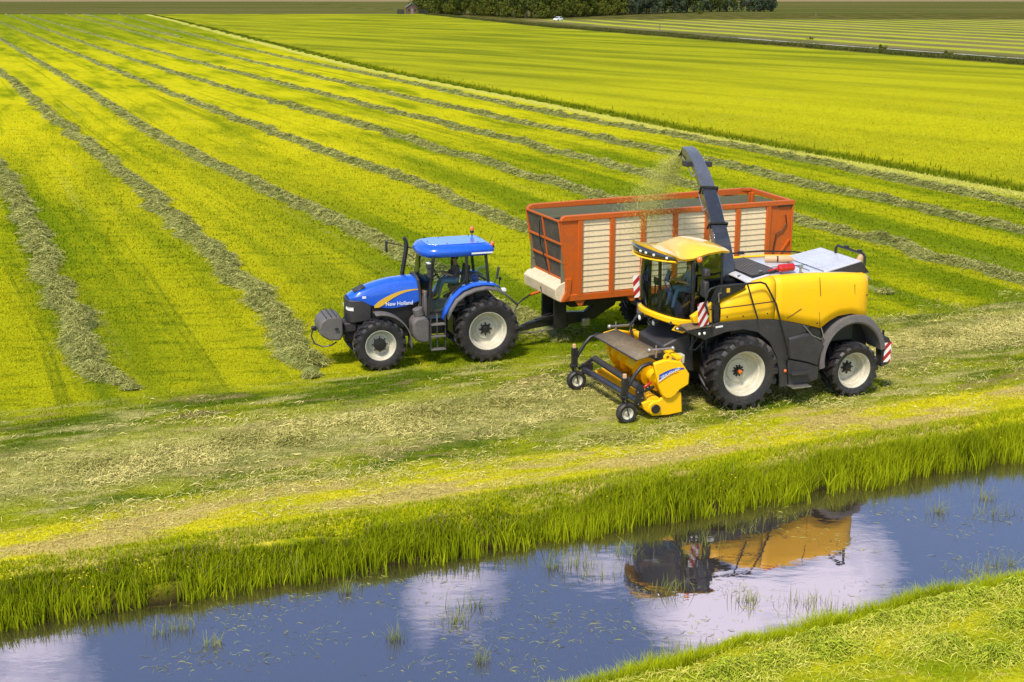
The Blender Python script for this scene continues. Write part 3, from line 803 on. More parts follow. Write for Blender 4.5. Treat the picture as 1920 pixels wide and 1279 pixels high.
# fire extinguisher, tan canisters
fx = MB(); fx.tube([(2.10, 1.02, 3.50), (2.06, 1.02, 3.50), (1.66, .98, 3.50), (1.62, .98, 3.50)], [.06, .105, .105, .05], 16); fe = fx.build('fire_extinguisher', 'red', H)
MB().tube([(2.10, 1.02, 3.50), (2.22, 1.04, 3.49), (2.40, 1.06, 3.47)], [.035, .02, .02], 8).build('nozzle', 'red', fe)
cn = MB(); cn.tube([(1.70, -.35, 3.46), (1.66, -.33, 3.46), (1.42, -.24, 3.46)], [.09, .095, .095], 14); cn.tube([(1.38, -.22, 3.46), (1.18, -.14, 3.46), (1.05, -.10, 3.44), (0.98, -.07, 3.43)], [.095, .095, .07, .02], 14)
cn.build('tan_canister', 'tan', H); MB().tube([(1.44, -.245, 3.46), (1.38, -.22, 3.46)], .085, 14).build('canister_strap', 'black', H)
fb = MB(); fb.tube([(2.9, -1.25, 3.2), (2.41, -1.3, 3.44), (1.8, -1.32, 3.46), (1.17, -1.32, 3.45), (.25, -1.3, 3.38), (-.4, -1.25, 3.28)], .022, 6); fb.box((1.9, -1.28, 3.46), (.16, .1, .08)); fb.build('deck_edge_trim', 'black', H)
for (x, y, z) in ((2.66, -.6, 3.40), (2.5, .85, 3.42), (2.9, .5, 3.26), (2.12, .86, 3.45)):
    MB().box((x, y, z), (.12, .07, .03), (0, 0, R(30))).build('latch', 'steel', H)
mb = MB(); mb.cyl((1.5, 1.1, 3.38), (1.5, 1.1, 3.50), .03, 8); mb.cyl((1.5, 1.1, 3.50), (1.5, 1.1, 3.55), .06, 12); mb.build('filler_cap', 'steel', H)

# charcoal skirt with the wheel arch
sk = MB()
sk.prism([(4.20, 2.30), (3.94, 2.345), (3.21, 2.355), (2.67, 2.335), (2.34, 2.295), (2.08, 2.235), (1.66, 2.135), (1.36, 2.05), (1.40, 1.90), (1.9, 1.78), (1.98, 1.2), (1.90, .48), (2.15, .48), (2.18, .9),
          (2.26, 1.27), (2.50, 1.71), (2.85, 2.0), (3.27, 2.11), (3.76, 2.08), (4.36, 1.92), (4.42, 2.15)], 1.0, 1.47)
sk.build('lower_skirt', 'charcoal', H, bevel=0.015)
s2 = MB(); rings = []
for y, d in ((1.0, 0), (1.42, 0), (1.50, .02), (1.53, .06)):
    rings.append([(1.96, y, 1.80 - d), (1.5, y, 1.88 - d), (1.30, y, 1.86 - d), (1.0, y, 1.60 - d), (.93, y, 1.50), (.99 + d, y, 1.25), (1.04 + d, y, .98), (1.4, y, 1.10), (1.97 - d, y, 1.24)])
s2.loft(rings); s2.build('tank_cover', 'charcoal', H, bevel=0.02)
s3 = MB(); s3.prism([(1.97, 1.22), (1.4, 1.08), (1.05, .96), (1.02, .60), (1.25, .54), (1.88, .50)], 1.0, 1.50); s3.build('battery_box', 'charcoal', H, bevel=0.025)
s4 = MB(); s4.prism([(1.40, 2.04), (1.05, 1.94), (.93, 1.55), (1.02, 1.60), (1.32, 1.88)], 1.2, 1.44); s4.build('corner_filler', 'black', H)
MB().tube([(1.55, 1.49, 2.08), (1.30, 1.52, 1.80), (1.05, 1.53, 1.68), (.96, 1.52, 1.72), (1.04, 1.5, 1.98)], .014, 6).build('grab_handle', 'steel', H)
MB().box((1.66, 1.62, .52), (.55, .30, .03)).build('step', 'steel', H, bevel=.005)
MB().box((1.66, 1.62, .86), (.55, .22, .03)).build('step', 'charcoal', H, bevel=.005)
MB().sphere((2.02, 1.50, .92), (.045, .03, .045)).build('side_marker', 'amber', H)
# chassis and engine bay body
ch = MB(); ch.box((1.7, 0, 1.15), (4.6, 1.3, .75)); ch.box((1.6, 0, 2.1), (3.6, 2.2, 1.3)); ch.box((3.3, 0, 1.6), (1.3, 1.6, 1.2)); ch.box((3.22, 0, .93), (.5, 2.2, .45)); ch.box((-.05, 0, .68), (.32, 2.0, .3)); ch.box((-.3, 0, 1.5), (.8, 1.5, .8)); ch.box((3.35, 0, 2.55), (.7, 2.3, .95))
ch.build('chassis', 'black', H, bevel=0.03)
# rear mudguards
def fender(sgn):
    f = MB(); outer = []; inner = []
    cx, cz = 0.03, 1.10
    for k in range(15):
        a = R(188 - k * 14.2)
    n = 18; rings = []
    for i in range(n + 1):
        a = R(25 - 10) + (R(205) - R(15)) * i / n
        a = R(172) - (R(172) + R(12)) * i / n
        x = cx - 0.98 * math.cos(a) * -1; z = cz + 1.14 * math.sin(a)
        xi = cx + 0.84 * math.cos(a) ; zi = cz + 0.90 * math.sin(a)
        x = cx + 1.00 * math.cos(a); z = cz + 1.15 * math.sin(a)
        rings.append([(xi, sgn * .85, zi), (xi, sgn * 1.50, zi), (xi * .8 + x * .2, sgn * 1.53, zi * .8 + z * .2), (x * .85 + xi * .15, sgn * 1.50, z * .85 + zi * .15), (x, sgn * 1.40, z), (x, sgn * .85, z)])
    f.loft(rings)
    return f.build('rear_mudguard', 'dustgrey', H)
fender(1); fender(-1)
for s in (1, -1):
    b = MB(); b.prism([(.97, 1.0), (.95, 1.5), (.75, 1.95), (.35, 2.2), (-.25, 2.2), (-.66, 1.85), (-.84, 1.4), (-.80, 1.0)], s * .72, s * .80); b.build('wheel_well', 'black', H)
for s in (1, -1):
    b = MB(); b.prism([(-.86, 1.62), (-1.10, 1.50), (-1.16, 1.38), (-1.14, .80), (-.92, .72), (-.88, 1.2)], s * 1.15, s * 1.42); b.build('rear_lamp_housing', 'charcoal', H, bevel=.015)
    hz = MB(); hz.box((0, 0, 0), (.20, .02, .52)); o = hz.build('warning_board', 'hazard', H); o.location = (-1.05, s * 1.44, 1.12)
    hz = MB(); hz.box((0, 0, 0), (.02, .26, .52)); o = hz.build('warning_board', 'hazard', H); o.location = (-1.17, s * 1.30, 1.12)
MB().cyl((-.98, 1.3, 1.55), (-.98, 1.3, 1.70), .03, 8).build('rear_lamp_stub', 'black', H)
for s in (1, -1):
    wheel(H, (3.22, s * 1.22, .965), .965, .76, .58, 20, .40, s, bolts=10, hubr=.10, orange=True)
    wheel(H, (-.06, s * 1.20, .725), .725, .62, .475, 18, .42, s, bolts=8, hubr=.12)

# ---- cab
def cab_ring(z, f, s=1.0):
    """plan outline from the near door pillar round the front to the far one"""
    P = []
    for t in np.linspace(-1, 1, 17):
        a = t * math.pi / 2
        P.append((4.46 + (f - 4.46) * math.cos(a) ** 0.8, -0.93 * s * math.sin(a) * -1 if False else 0.93 * s * math.sin(a), z))
    return P
ws = MB()
def wz(z, P):  # the glass rises slightly towards the middle of the cab front
    return [(p[0], p[1], z + (0.12 * max(0, (p[0] - 4.46)) if z < 3 else 0)) for p in P]
ws.loft([wz(2.27, cab_ring(0, 5.26, .95)), wz(2.6, cab_ring(0, 5.33, .98)), wz(3.1, cab_ring(0, 5.36, 1.0)), wz(3.80, cab_ring(0, 5.30, 1.0))], False, False)
ws.build('windscreen', 'glass', H)
for s in (1, -1):
    dg = MB(); dg.add([(4.38, s * .945, 2.42), (4.38, s * .945, 3.78), (4.05, s * .945, 3.94), (3.70, s * .945, 4.0), (3.66, s * .94, 3.16), (3.9, s * .945, 2.85)], [(0, 1, 2, 3, 4, 5)])
    dg.build('side_window', 'glass_dark', H, smooth=False)
    pl = MB(); pl.bar((4.43, s * .95, 2.2), (4.46, s * .95, 3.80), .09, .07); pl.bar((3.64, s * .93, 3.0), (3.66, s * .93, 4.0), .05, .06)
    pl.bar((3.62, s * .95, 3.14), (4.40, s * .95, 2.40), .05, .05); pl.build('cab_pillar', 'black', H, bevel=.008)
wp = MB(); wp.tube([(5.02, -.42, 2.42), (5.16, -.44, 3.1), (5.10, -.42, 3.72)], .035, 8); wp.build('cab_pillar', 'black', H)
wi = MB(); wi.tube([(5.30, .25, 3.70), (5.33, -.05, 3.3), (5.34, .02, 2.9)], .012, 6); wi.tube([(5.345, -.12, 3.35), (5.34, -.02, 2.75)], .016, 6); wi.build('wiper', 'black', H)
cf = MB(); cf.prism([(5.0, 2.22), (5.0, 2.32), (3.6, 2.32), (3.6, 2.22)], -.88, .88); cf.box((3.64, 0, 2.7), (.08, 1.8, .9)); cf.box((4.2, -.55, 2.55), (.9, .3, .45)); cf.build('cab_interior', 'charcoal', H, bevel=.02)
rw = MB(); rw.add([(3.62, -.9, 3.15), (3.62, .9, 3.15), (3.66, .9, 4.0), (3.66, -.9, 4.0)], [(0, 1, 2, 3)]); rw.build('rear_window', 'glass_dark', H, smooth=False)
st = MB(); st.box((4.05, .05, 2.72), (.5, .52, .14)); st.box((3.80, .05, 3.12), (.13, .5, .72), (0, R(-8), 0)); st.box((3.83, .05, 3.56), (.1, .28, .18)); st.box((4.05, .05, 2.48), (.35, .35, .4)); st.build('driver_seat', 'seat', H, bevel=.04)
sw = MB(); sw.tube([(4.95, .05, 2.40), (4.72, .05, 3.0)], .04, 8)
sw.tube([(4.68 + .06 * math.sin(a), .05 + .19 * math.cos(a), 3.05 + .17 * math.sin(a)) for a in np.linspace(0, 2 * math.pi, 15)], .016, 6)
sw.box((4.86, -.30, 3.10), (.05, .22, .18)); sw.tube([(4.9, -.30, 2.4), (4.88, -.30, 3.1)], .02, 6); sw.box((4.55, -.25, 3.22), (.04, .2, .3), (0, R(-20), 0)); sw.build('steering_wheel', 'black', H)
seated_person('driver in blue shirt and jeans seated in the yellow harvester cab', tuple(np.array([8.394, 34.088, 0]) + np.array([math.cos(R(-160.96)), math.sin(R(-160.96)), 0]) * 4.02 + np.array([-math.sin(R(-160.96)), math.cos(R(-160.96)), 0]) * .05 + np.array([0, 0, 2.82])), R(-160.96), 'shirt_blue')

# roof
rf = MB(); rings = []; under = []
def roof_x(u, v):            # u 0 rear .. 1 front, v -1..1 across
    fr = 5.48 - 0.62 * (abs(v - (-.18)) / 1.18) ** 2.2
    return 3.50 + (fr - 3.50) * u
def roof_edge(x, v):
    z = interp(x, [3.5, 3.7, 4.1, 4.5, 4.8, 5.2, 5.5], [4.06, 4.09, 4.05, 3.94, 3.94, 4.07, 4.18])
    return z
U = np.linspace(0, 1, 15); Vv = np.linspace(-1, 1, 15)
top = []; bot = []
for u in U:
    rt = []; rb_ = []
    for v in Vv:
        x = roof_x(u, v); ze = roof_edge(x, v)
        dome = 0.10 * (1 - abs(v) ** 2.4) * math.sin(math.pi * min(1, max(0, (x - 3.45) / 1.75))) ** 0.8 if x < 5.2 else 0.0
        dome += 0.02 * (1 - abs(v)) * 1
        hump = 0.05 * math.exp(-((x - 4.2) / .4) ** 2) * (1 - abs(v) ** 4)
        zt_ = ze + dome + hump - 0.03 * abs(v) ** 6
        rt.append((x, v * 1.03, zt_)); rb_.append((x - (.05 if u == 1 else 0), v * (0.99), min(ze - 0.09, 3.86 if x > 4.9 else 9, zt_ - .05)))
    top.append(rt); bot.append(rb_)
rf.loft(top, False, False); rf.loft(bot, False, False)
def rim_strip(a, b): rf.loft([a, b], False, False)
rim_strip(top[-1], bot[-1]); rim_strip(top[0], bot[0]); rim_strip([r_[0] for r_ in top], [r_[0] for r_ in bot]); rim_strip([r_[-1] for r_ in top], [r_[-1] for r_ in bot])
rf.build('cab_roof', 'roof_yellow', H, ang=50)
vz = MB(); a_ = []; b_ = []; c_ = []
for v in np.linspace(-.96, .93, 15):
    x = roof_x(1, v); z = roof_edge(x, v)
    a_.append((x + .015, v * 1.0, z - .06)); b_.append((x - .03, v * .995, 3.84)); c_.append((x - .12, v * .975, 3.77))
vz.loft([a_, b_], False, False); vz.build('roof_visor', 'glossblack', H, solid=.02)
MB().loft([[(p[0] + .012, p[1] * 1.005, p[2] + .01) for p in b_], [(p[0] + .03, p[1] * 1.01, p[2] - .02) for p in b_], c_], False, False).build('visor_trim', 'yellow', H, solid=.02)
for v in (.76, .46, .22, .0, -.98 + .06):
    x = roof_x(1, v); z = roof_edge(x, v)
    MB().sphere((x - .005, v * .995, (z + 3.84) / 2 - .03), (.03, .06, .035)).build('work_light', 'lens', H)
# bumper hoop below the windscreen
bp = MB(); rings = []
for t in np.linspace(-1, 1, 21):
    a = t * math.pi / 2
    x = 4.40 + 0.93 * math.cos(a) ** 0.75; y = .99 * math.sin(a); zz = 2.31 + .17 * math.cos(a)
    w_ = .07 + .05 * abs(t) ** 3
    nx, ny = math.cos(a), math.sin(a)
    rings.append([(x - .06 * nx, y - .06 * ny, zz + .02), (x + .03 * nx, y + .03 * ny, zz), (x + .02 * nx, y + .02 * ny, zz - w_ - .05), (x - .10 * nx, y - .10 * ny, zz - w_ - .10)])
bp.loft(rings); bp.build('front_bumper', 'yellow', H, bevel=.015)
for s in (1, -1):
    b2 = MB(); b2.prism_pts([(4.86, s * .88, 2.20), (4.46, s * 1.01, 2.24), (4.48, s * 1.01, 2.10), (4.70, s * .96, 2.0), (4.95, s * .84, 2.08)], (-.06, -.05 * s, .02)); b2.build('bumper_wing', 'yellow', H, bevel=.012)
    l2 = MB(); l2.prism_pts([(4.88, s * .90, 2.165), (4.55, s * 1.015, 2.18), (4.60, s * 1.012, 2.12), (4.72, s * .985, 2.075), (4.9, s * .895, 2.11)], (.0, .006 * s, .0)); l2.build('lamp_recess', 'black', H)
    for k in range(2): MB().sphere((4.83 - .12 * k, s * (.945 + .04 * k), 2.135), (.035, .035, .03)).build('headlight', 'lens', H)
for (x, y, z) in ((5.18, -.55, 2.10), (5.02, -.05, 2.06)):
    q_ = MB(); q_.tube([(x - .12, y, z + .02), (x, y, z)], [.03, .075], 12); lo = q_.build('front_lamp', 'steel', H)
    MB().sphere((x + .01, y, z), (.03, .07, .07)).build('lens', 'lens', lo)
# black wedge, front wedge, platform
w1 = MB(); w1.prism([(3.93, 2.36), (3.93, 2.9), (3.25, 3.17), (3.22, 3.24), (3.9, 3.24), (4.1, 2.84), (4.08, 2.34)], 1.2, 1.43); w1.build('service_column', 'black', H, bevel=.01)
w2 = MB(); w2.prism([(4.66, 2.52), (4.10, 2.84), (4.10, 2.34), (4.60, 2.36)], 1.22, 1.40); w2.build('front_wedge_panel', 'yellow', H, bevel=.015)
MB().box((3.72, 1.438, 3.14), (.09, .006, .11)).build('warning_label', 'logo_gold', H)
MB().tube([(3.98, 1.46, 2.86), (4.0, 1.47, 3.08), (3.93, 1.47, 3.10)], .016, 6).build('gas_strut', 'steel', H)
pf = MB(); pf.prism_pts([(4.85, 1.5, 2.26), (4.42, 1.5, 2.30), (4.10, 1.5, 2.30), (4.10, .98, 2.30), (4.80, .98, 2.26)], (0, 0, -.05)); pf.build('access_platform', 'tarp', H, bevel=.01)
pb = MB(); pb.prism([(4.90, 2.20), (4.12, 2.24), (4.14, 1.98), (4.45, 1.98)], 1.05, 1.49); pb.build('platform_bracket', 'black', H, bevel=.015)
for x in (4.50, 4.36): MB().sphere((x, 1.50, 2.11), (.035, .02, .04)).build('step_light', 'lens', H)
MB().box((3.95, 1.476, 2.24), (.20, .006, .045), (0, R(4), 0)).build('small_decal', 'white', H)
for s in (1, -1):
    hz = MB(); hz.box((0, 0, 0), (.34 if s > 0 else .28, .02, .60)); o = hz.build('warning_board', 'hazard', H)
    o.location = (4.45, 1.56, 2.62) if s > 0 else (4.80, -1.5, 2.70); o.rotation_euler = (0, R(6), R(18 * s))
    MB().tube([(4.2 if s > 0 else 4.7, s * 1.52, 2.9), (4.15 if s > 0 else 4.5, s * 1.5, 2.1)], .02, 6).build('board_bracket', 'black', H)
pm = MB(); pm.prism_pts([(4.85, -1.5, 2.26), (4.42, -1.5, 2.30), (4.10, -1.5, 2.30), (4.10, -.98, 2.30), (4.80, -.98, 2.26)], (0, 0, -.3)); pm.build('access_platform', 'dustgrey', H, bevel=.03)
# handrails
hr = MB()
hr.tube([(4.32, 1.6, 2.60), (4.42, 1.6, 2.86), (4.40, 1.6, 3.12), (4.30, 1.6, 3.25), (4.16, 1.6, 3.29), (3.29, 1.6, 3.31), (2.92, 1.6, 3.32), (2.78, 1.6, 3.27), (2.68, 1.6, 3.12), (2.45, 1.6, 2.73), (2.04, 1.6, 1.50), (1.99, 1.55, 1.35), (2.05, 1.52, 1.18)], .026, 8)
hr.tube([(3.29, 1.6, 3.31), (2.95, 1.6, 2.39)], .022, 8); hr.tube([(4.30, 1.6, 2.73), (3.4, 1.6, 2.76), (2.50, 1.6, 2.80)], .015, 6); hr.build('handrail', 'black', H)
# mirrors and beacon
bc = MB(); bc.tube([(4.45, 1.0, 3.86), (4.36, 1.22, 3.80), (4.34, 1.25, 3.20)], .018, 6); bc.build('mirror_arm', 'black', H)
m1 = MB(); m1.box((4.27, 1.27, 3.59), (.16, .24, .2)); m1.box((4.28, 1.25, 3.18), (.13, .28, .42)); m1.build('mirror', 'charcoal', H, bevel=.04)
MB().cyl((4.40, 1.16, 3.80), (4.40, 1.16, 3.83), .07, 12).build('beacon_base', 'black', H)
MB().sphere((4.40, 1.16, 3.90), (.072, .072, .09), 14, 10).build('beacon_lens', 'amber', H)
# feeder housing and hoses in front of the axle
fh = MB(); fh.add([(5.12, .72, 1.66), (5.12, -.78, 1.66), (4.40, -.78, 1.98), (4.40, .78, 1.98), (5.10, .74, 1.0), (5.10, -.78, 1.0), (4.2, -.78, .9), (4.2, .78, .9)],
                  [(0, 1, 2, 3), (0, 4, 5, 1), (0, 3, 7, 4), (1, 5, 6, 2), (2, 6, 7, 3), (4, 7, 6, 5)])
fh.build('feeder_housing', 'charcoal', H, bevel=.05)
hs = MB()
hs.tube([(4.35, 1.2, 2.0), (4.55, 1.25, 1.8), (4.6, 1.22, 1.65), (4.45, 1.2, 1.62), (4.2, 1.15, 1.8)], .025, 6)
hs.build('hydraulic_hose', 'black', H); hs = MB(); hs.tube([(4.6, -.9, 2.1), (5.0, -1.05, 2.05), (5.2, -1.1, 1.75), (5.15, -1.0, 1.4)], .04, 8); hs.build('hydraulic_hose', 'black', H); hs = MB(); hs.tube([(4.4, .95, 1.9), (4.45, 1.0, 1.2), (4.7, .9, .9)], .03, 6); hs.build('hydraulic_hose', 'black', H)

# ---- discharge spout: arc of riveted box sections
SPP = [(3.02, 0, 3.05), (3.03, -.06, 3.45), (3.06, -.22, 3.95), (3.04, -.55, 4.38), (2.92, -1.05, 4.78), (2.76, -1.65, 5.13), (2.60, -2.35, 5.50), (2.46, -2.95, 5.74), (2.37, -3.5, 5.93), (2.33, -3.85, 5.98)]
def spout_frame(i):
    P = [Vector(p) for p in SPP]
    t = (P[min(i + 1, len(P) - 1)] - P[max(i - 1, 0)]).normalized()
    sidev = Vector((1, -0.10, 0)); sidev = (sidev - t * sidev.dot(t)).normalized()
    return P[i], t, sidev, sidev.cross(t)
def spout_seg(i0, i1, w0, w1, name, mat='glossblack'):
    mb = MB(); rings = []
    for i in range(i0, i1 + 1):
        p, t, s_, n_ = spout_frame(i)
        k = (i - i0) / max(1, i1 - i0); w = w0 + (w1 - w0) * k; d = w * 0.8
        if n_.dot(Vector((0, 1, .6))) < 0: n_ = -n_
        rings.append([p + s_ * w + n_ * d * .6, p - s_ * w + n_ * d * .6, p - s_ * w * .92 - n_ * d, p + s_ * w * .92 - n_ * d])
    mb.loft(rings); return mb.build(name, mat, H, bevel=.012)
spout_seg(0, 3, .23, .205, 'spout_section'); spout_seg(3, 5, .20, .19, 'spout_section'); spout_seg(5, 9, .19, .165, 'spout_section', 'spout_highlight')
pivot = MB(); pivot.cyl((3.02, 0, 3.0), (3.02, 0, 3.14), .36, 28); pivot.build('spout_turntable', 'black', H, bevel=.02)
fl = MB()
p, t, s_, n_ = spout_frame(9)
tip = [p + s_ * .17, p - s_ * .17]
q = Vector((-.02, -.30, -.30))
fl.loft([[p + s_ * .17 + n_ * .08, p - s_ * .17 + n_ * .08, p - s_ * .16 - n_ * .04, p + s_ * .16 - n_ * .04], [p + s_ * .17 + q + Vector((0, 0, .03)), p - s_ * .17 + q + Vector((0, 0, .03)), p - s_ * .16 + q, p + s_ * .16 + q]]); fl.build('spout_flap', 'black', H, bevel=.01)
cl = MB()
for i, w in ((3, .24), (5, .225)):
    p, t, s_, n_ = spout_frame(i)
    if n_.dot(Vector((0, 1, .6))) < 0: n_ = -n_
    cl.bar(p - s_ * w + n_ * .13, p + s_ * w + n_ * .13, .05, .05)
    cl.bar(p - s_ * w + n_ * .13, p - s_ * w - n_ * .12, .05, .05); cl.bar(p + s_ * w + n_ * .13, p + s_ * w - n_ * .12, .05, .05)
cl.build('spout_clamp', 'black', H, bevel=.008)
rd_ = MB()
for sg in (1, -1):
    for i0, i1 in ((4, 5), (6, 8)):
        pts = []
        for i in (i0, i1):
            p, t, s_, n_ = spout_frame(i)
            pts.append(p + s_ * sg * .26 - Vector((0, 0, .10)))
        rd_.tube(pts, .016, 6)
        p, t, s_, n_ = spout_frame(i0); rd_.tube([pts[0], p + s_ * sg * .15], .016, 6)
rd_.build('spout_cylinder', 'steel', H)
for sg in (1, -1):
    p, t, s_, n_ = spout_frame(7)
    MB().box(p + s_ * sg * .29 + Vector((0, 0, -.06)), (.17, .28, .14)).build('spout_lamp', 'charcoal', H, bevel=.01)
rv = MB()
for i in (6, 7, 8, 9):
    p, t, s_, n_ = spout_frame(i)
    if n_.dot(Vector((0, 1, .6))) < 0: n_ = -n_
    for sg in (1, -1): rv.sphere(p + s_ * sg * .11 - t * .12 + n_ * .105, .016, 6, 4)
rv.build('rivet', 'steel', H)

# ---- pickup header
P = sub('pickup_header', H, (0, 0, 0))
ep = [(5.77, 1.49), (5.44, 1.56), (5.02, 1.47), (4.79, 1.14), (4.80, .87), (5.06, .74), (5.16, .62), (5.28, .55), (5.42, .56), (5.52, .66), (5.63, .91)]
b = MB(); b.prism(ep, 1.48, 1.62); b.build('end_plate', 'yellow', P, bevel=.03)
b = MB(); b.prism(ep, -1.62, -1.50); b.build('end_plate', 'yellow', P, bevel=.03)
lo_ = [(6.02, .48), (5.82, .53), (5.57, .50), (5.40, .62), (4.96, .66), (4.92, .14), (5.30, .10), (5.73, .12), (5.96, .30)]
b = MB(); b.prism(lo_, 1.44, 1.54); b.cyl((5.70, 1.53, .33), (5.70, 1.58, .33), .17, 20); b.build('lower_side', 'yellow', P, bevel=.02)
b = MB(); b.prism(lo_, -1.54, -1.44); b.build('lower_side', 'yellow', P, bevel=.02)
MB().cyl((5.68, 1.58, .32), (5.68, 1.63, .32), .115, 20).build('reel_bearing', 'black', P, bevel=.01)
# curved decal on the end plate
dc = MB(); n = 10; up = []; dn = []
for i in range(n + 1):
    t = i / n; x = 5.62 - .67 * t; zc = 1.13 + .17 * math.sin(t * math.pi * .62)
    up.append((x, 1.626, zc + .045 * (1 - t) + .02)); dn.append((x, 1.626, zc - .075 * (1 - t) - .012))
dc.loft([up, dn], False, False); dc.build('decal_band', 'logo_blue', P)
dw = MB(); dw.loft([[(p_[0], 1.630, p_[2] + .012) for p_ in dn[:-2]], [(p_[0] + .01, 1.630, p_[2] - .035 * (1 - i / n)) for i, p_ in enumerate(dn[:-2])]], False, False); dw.build('decal_stripe', 'logo_white', P)
dr = MB(); dr.loft([[(p_[0] + .01, 1.628, p_[2] - .055) for p_ in dn[:-2]], [(p_[0] + .012, 1.628, p_[2] - .068) for p_ in dn[:-2]]], False, False); dr.build('decal_stripe', 'red', P)
text_part('NEW HOLLAND', P, .088, 'logo_white', (5.57, 1.634, 1.10), (R(90), R(-21), R(180)), .003, sx=.86)
# auger
au = MB(); au.cyl((5.42, -1.42, .98), (5.42, 1.42, .98), .19, 24)
for (y0, y1, tw) in ((-1.42, -.15, 1), (1.42, .15, -1)):
    n = 60; ra = []; rb2 = []
    for i in range(n + 1):
        t = i / n; a = t * 2 * math.pi * 2.5 * tw + 1.0; y = y0 + (y1 - y0) * t
        ra.append((5.42 + .17 * math.cos(a), y, .98 + .17 * math.sin(a))); rb2.append((5.42 + .33 * math.cos(a), y, .98 + .33 * math.sin(a)))
    au.loft([ra, rb2], False, False)
au.build('auger', 'yellow', P)
bk = MB(); bk.prism([(5.05, .30), (5.12, .62), (4.98, 1.0), (5.02, 1.45), (4.97, 1.47), (4.90, 1.0), (5.02, .62), (4.98, .30)], -1.46, 1.46)
bk.build('back_sheet', 'yellow', P)
fr_ = MB(); fr_.box((5.0, 0, 1.52), (.16, 2.9, .10)); fr_.box((5.02, -.45, 1.56), (.14, .5, .12)); fr_.box((5.02, .45, 1.56), (.14, .3, .12)); fr_.box((4.92, 0, 1.2), (.1, 2.9, .1)); fr_.build('top_beam', 'yellow', P, bevel=.02)
rl = MB(); rl.cyl((5.66, -1.44, .36), (5.66, 1.44, .36), .20, 24)
for k in range(36):
    y = -1.38 + k * .079
    rl.revolve([(.205, 0), (.235, .01), (.235, .03), (.205, .04)], 14, (5.66, y, .36))
rl.build('pickup_reel', 'yellow', P)
tn = MB()
for k in range(36):
    y = -1.36 + k * .079
    for a in (200, 255, 310):
        a = R(a); tn.bar((5.66 + .2 * math.cos(a), y, .36 + .2 * math.sin(a)), (5.66 + .36 * math.cos(a + .2), y, .36 + .34 * math.sin(a + .2)), .008, .008)
o = tn.build('tine_row', 'black', P, smooth=False); o['kind'] = 'stuff'
b = MB(); b.cyl((6.06, -1.42, .84), (5.98, 1.38, .80), .085, 20); b.build('crop_roller', 'charcoal', P)
b = MB(); b.cyl((6.33, -1.46, .54), (6.08, 1.40, .50), .095, 20); b.build('crop_roller', 'glossblack', P)
b = MB(); b.box((6.28, -1.50, .70), (.5, .05, .10), (0, R(30), 0)); b.box((6.25, -1.46, .62), (.3, .08, .2)); b.build('roller_arm', 'black', P, bevel=.008); b = MB(); b.box((6.05, 1.44, .64), (.22, .05, .34)); b.box((5.85, 1.44, .78), (.40, .05, .07), (0, R(20), 0)); b.cyl((6.06, 1.40, .52), (6.06, 1.46, .52), .13, 16); b.build('roller_arm', 'black', P, bevel=.008)
MB().bar((5.95, 1.46, .86), (5.74, 1.46, .98), .04, .05).build('safety_lock', 'red', P, bevel=.008)
gd = MB(); gd.add([(5.98, 1.05, 1.46), (6.08, -1.42, 1.47), (5.46, -1.42, 1.60), (5.28, 1.05, 1.60)], [(0, 1, 2, 3)]); gd.build('crop_guard', 'tarp', P, solid=.02)
b = MB(); b.tube([(5.98, 1.05, 1.44), (6.08, -1.42, 1.45)], .022, 8); b.tube([(5.28, 1.05, 1.585), (5.46, -1.42, 1.585)], .022, 8); b.build('guard_edge_tube', 'charcoal', P)
for s, ox in ((1, 0), (-1, .13)):
    b = MB(); y = s * 1.5
    b.tube([(5.62 + ox, y, 1.44), (5.85 + ox, y, 1.47), (6.04 + ox, y, 1.41), (6.20 + ox, y, 1.24), (6.34 + ox, y, 1.02), (6.42 + ox, y, .90)], .05, 10)
    b.box((6.48 + ox, y, .92), (.15, .13, .50)); b.box((6.50 + ox, y, .68), (.2, .12, .09))
    b.bar((6.50 + ox, y + .09, .70), (6.42 + ox, y + .12, .24), .10, .03); b.bar((6.50 + ox, y - .09, .70), (6.42 + ox, y - .12, .24), .10, .03); b.box((6.50 + ox, y, .70), (.12, .24, .05))
    b.build('caster_arm', 'black', P, bevel=.012)
    MB().box((6.49 + ox, y, 1.21), (.08, .08, .12)).build('adjuster_block', 'tan', P, bevel=.01)
    g = MB(); g.cur = 0; g.revolve([(.14, .07), (.17, .09), (.22, .095), (.26, .06), (.268, 0), (.26, -.06), (.22, -.095), (.17, -.09), (.14, -.07)], 32, (6.42 + ox, y, .268))
    g.cur = 1; g.revolve([(.145, .07), (.15, .085), (.13, .075), (.10, .03), (.06, .03), (.05, .07), (.001, .075)], 24, (6.42 + ox, y, .268)); g.revolve([(.14, -.07), (.08, -.03), (.001, -.03)], 24, (6.42 + ox, y, .268))
    g.build('gauge_wheel', ['rubber', 'cream'], P)
    b = MB(); yy = 1.15 if s > 0 else -1.35; b.cyl((5.68, yy, 1.70), (5.04, yy, 1.70), .035, 10); b.sphere((5.68, yy, 1.70), .065, 10, 6); b.sphere((5.04, yy, 1.70), .06, 10, 6); b.cyl((5.5, yy, 1.70), (5.5, yy, 1.5), .03, 8); b.cyl((5.5, yy, 1.70), (5.5, yy, 1.82), .02, 8); b.build('hydraulic_cylinder', 'steel', P)
MB().box((4.90, 1.15, 1.42), (.30, .22, .24)).build('gearbox', 'cream', P, bevel=.03)
b = MB(); b.revolve([(.10, -.03), (.10, .03), (.05, .03), (.05, -.03)], 16, (5.38, 1.55, 1.60)); b.build('lifting_eye', 'yellow', P)
b = MB()
for (x, z) in ((6.12, .76), (6.0, .60), (5.86, .86), (5.80, .70), (5.95, .72), (6.1, .45)): b.sphere((x, 1.49, z), .02, 6, 4)
b.build('bolt', 'steel', P)

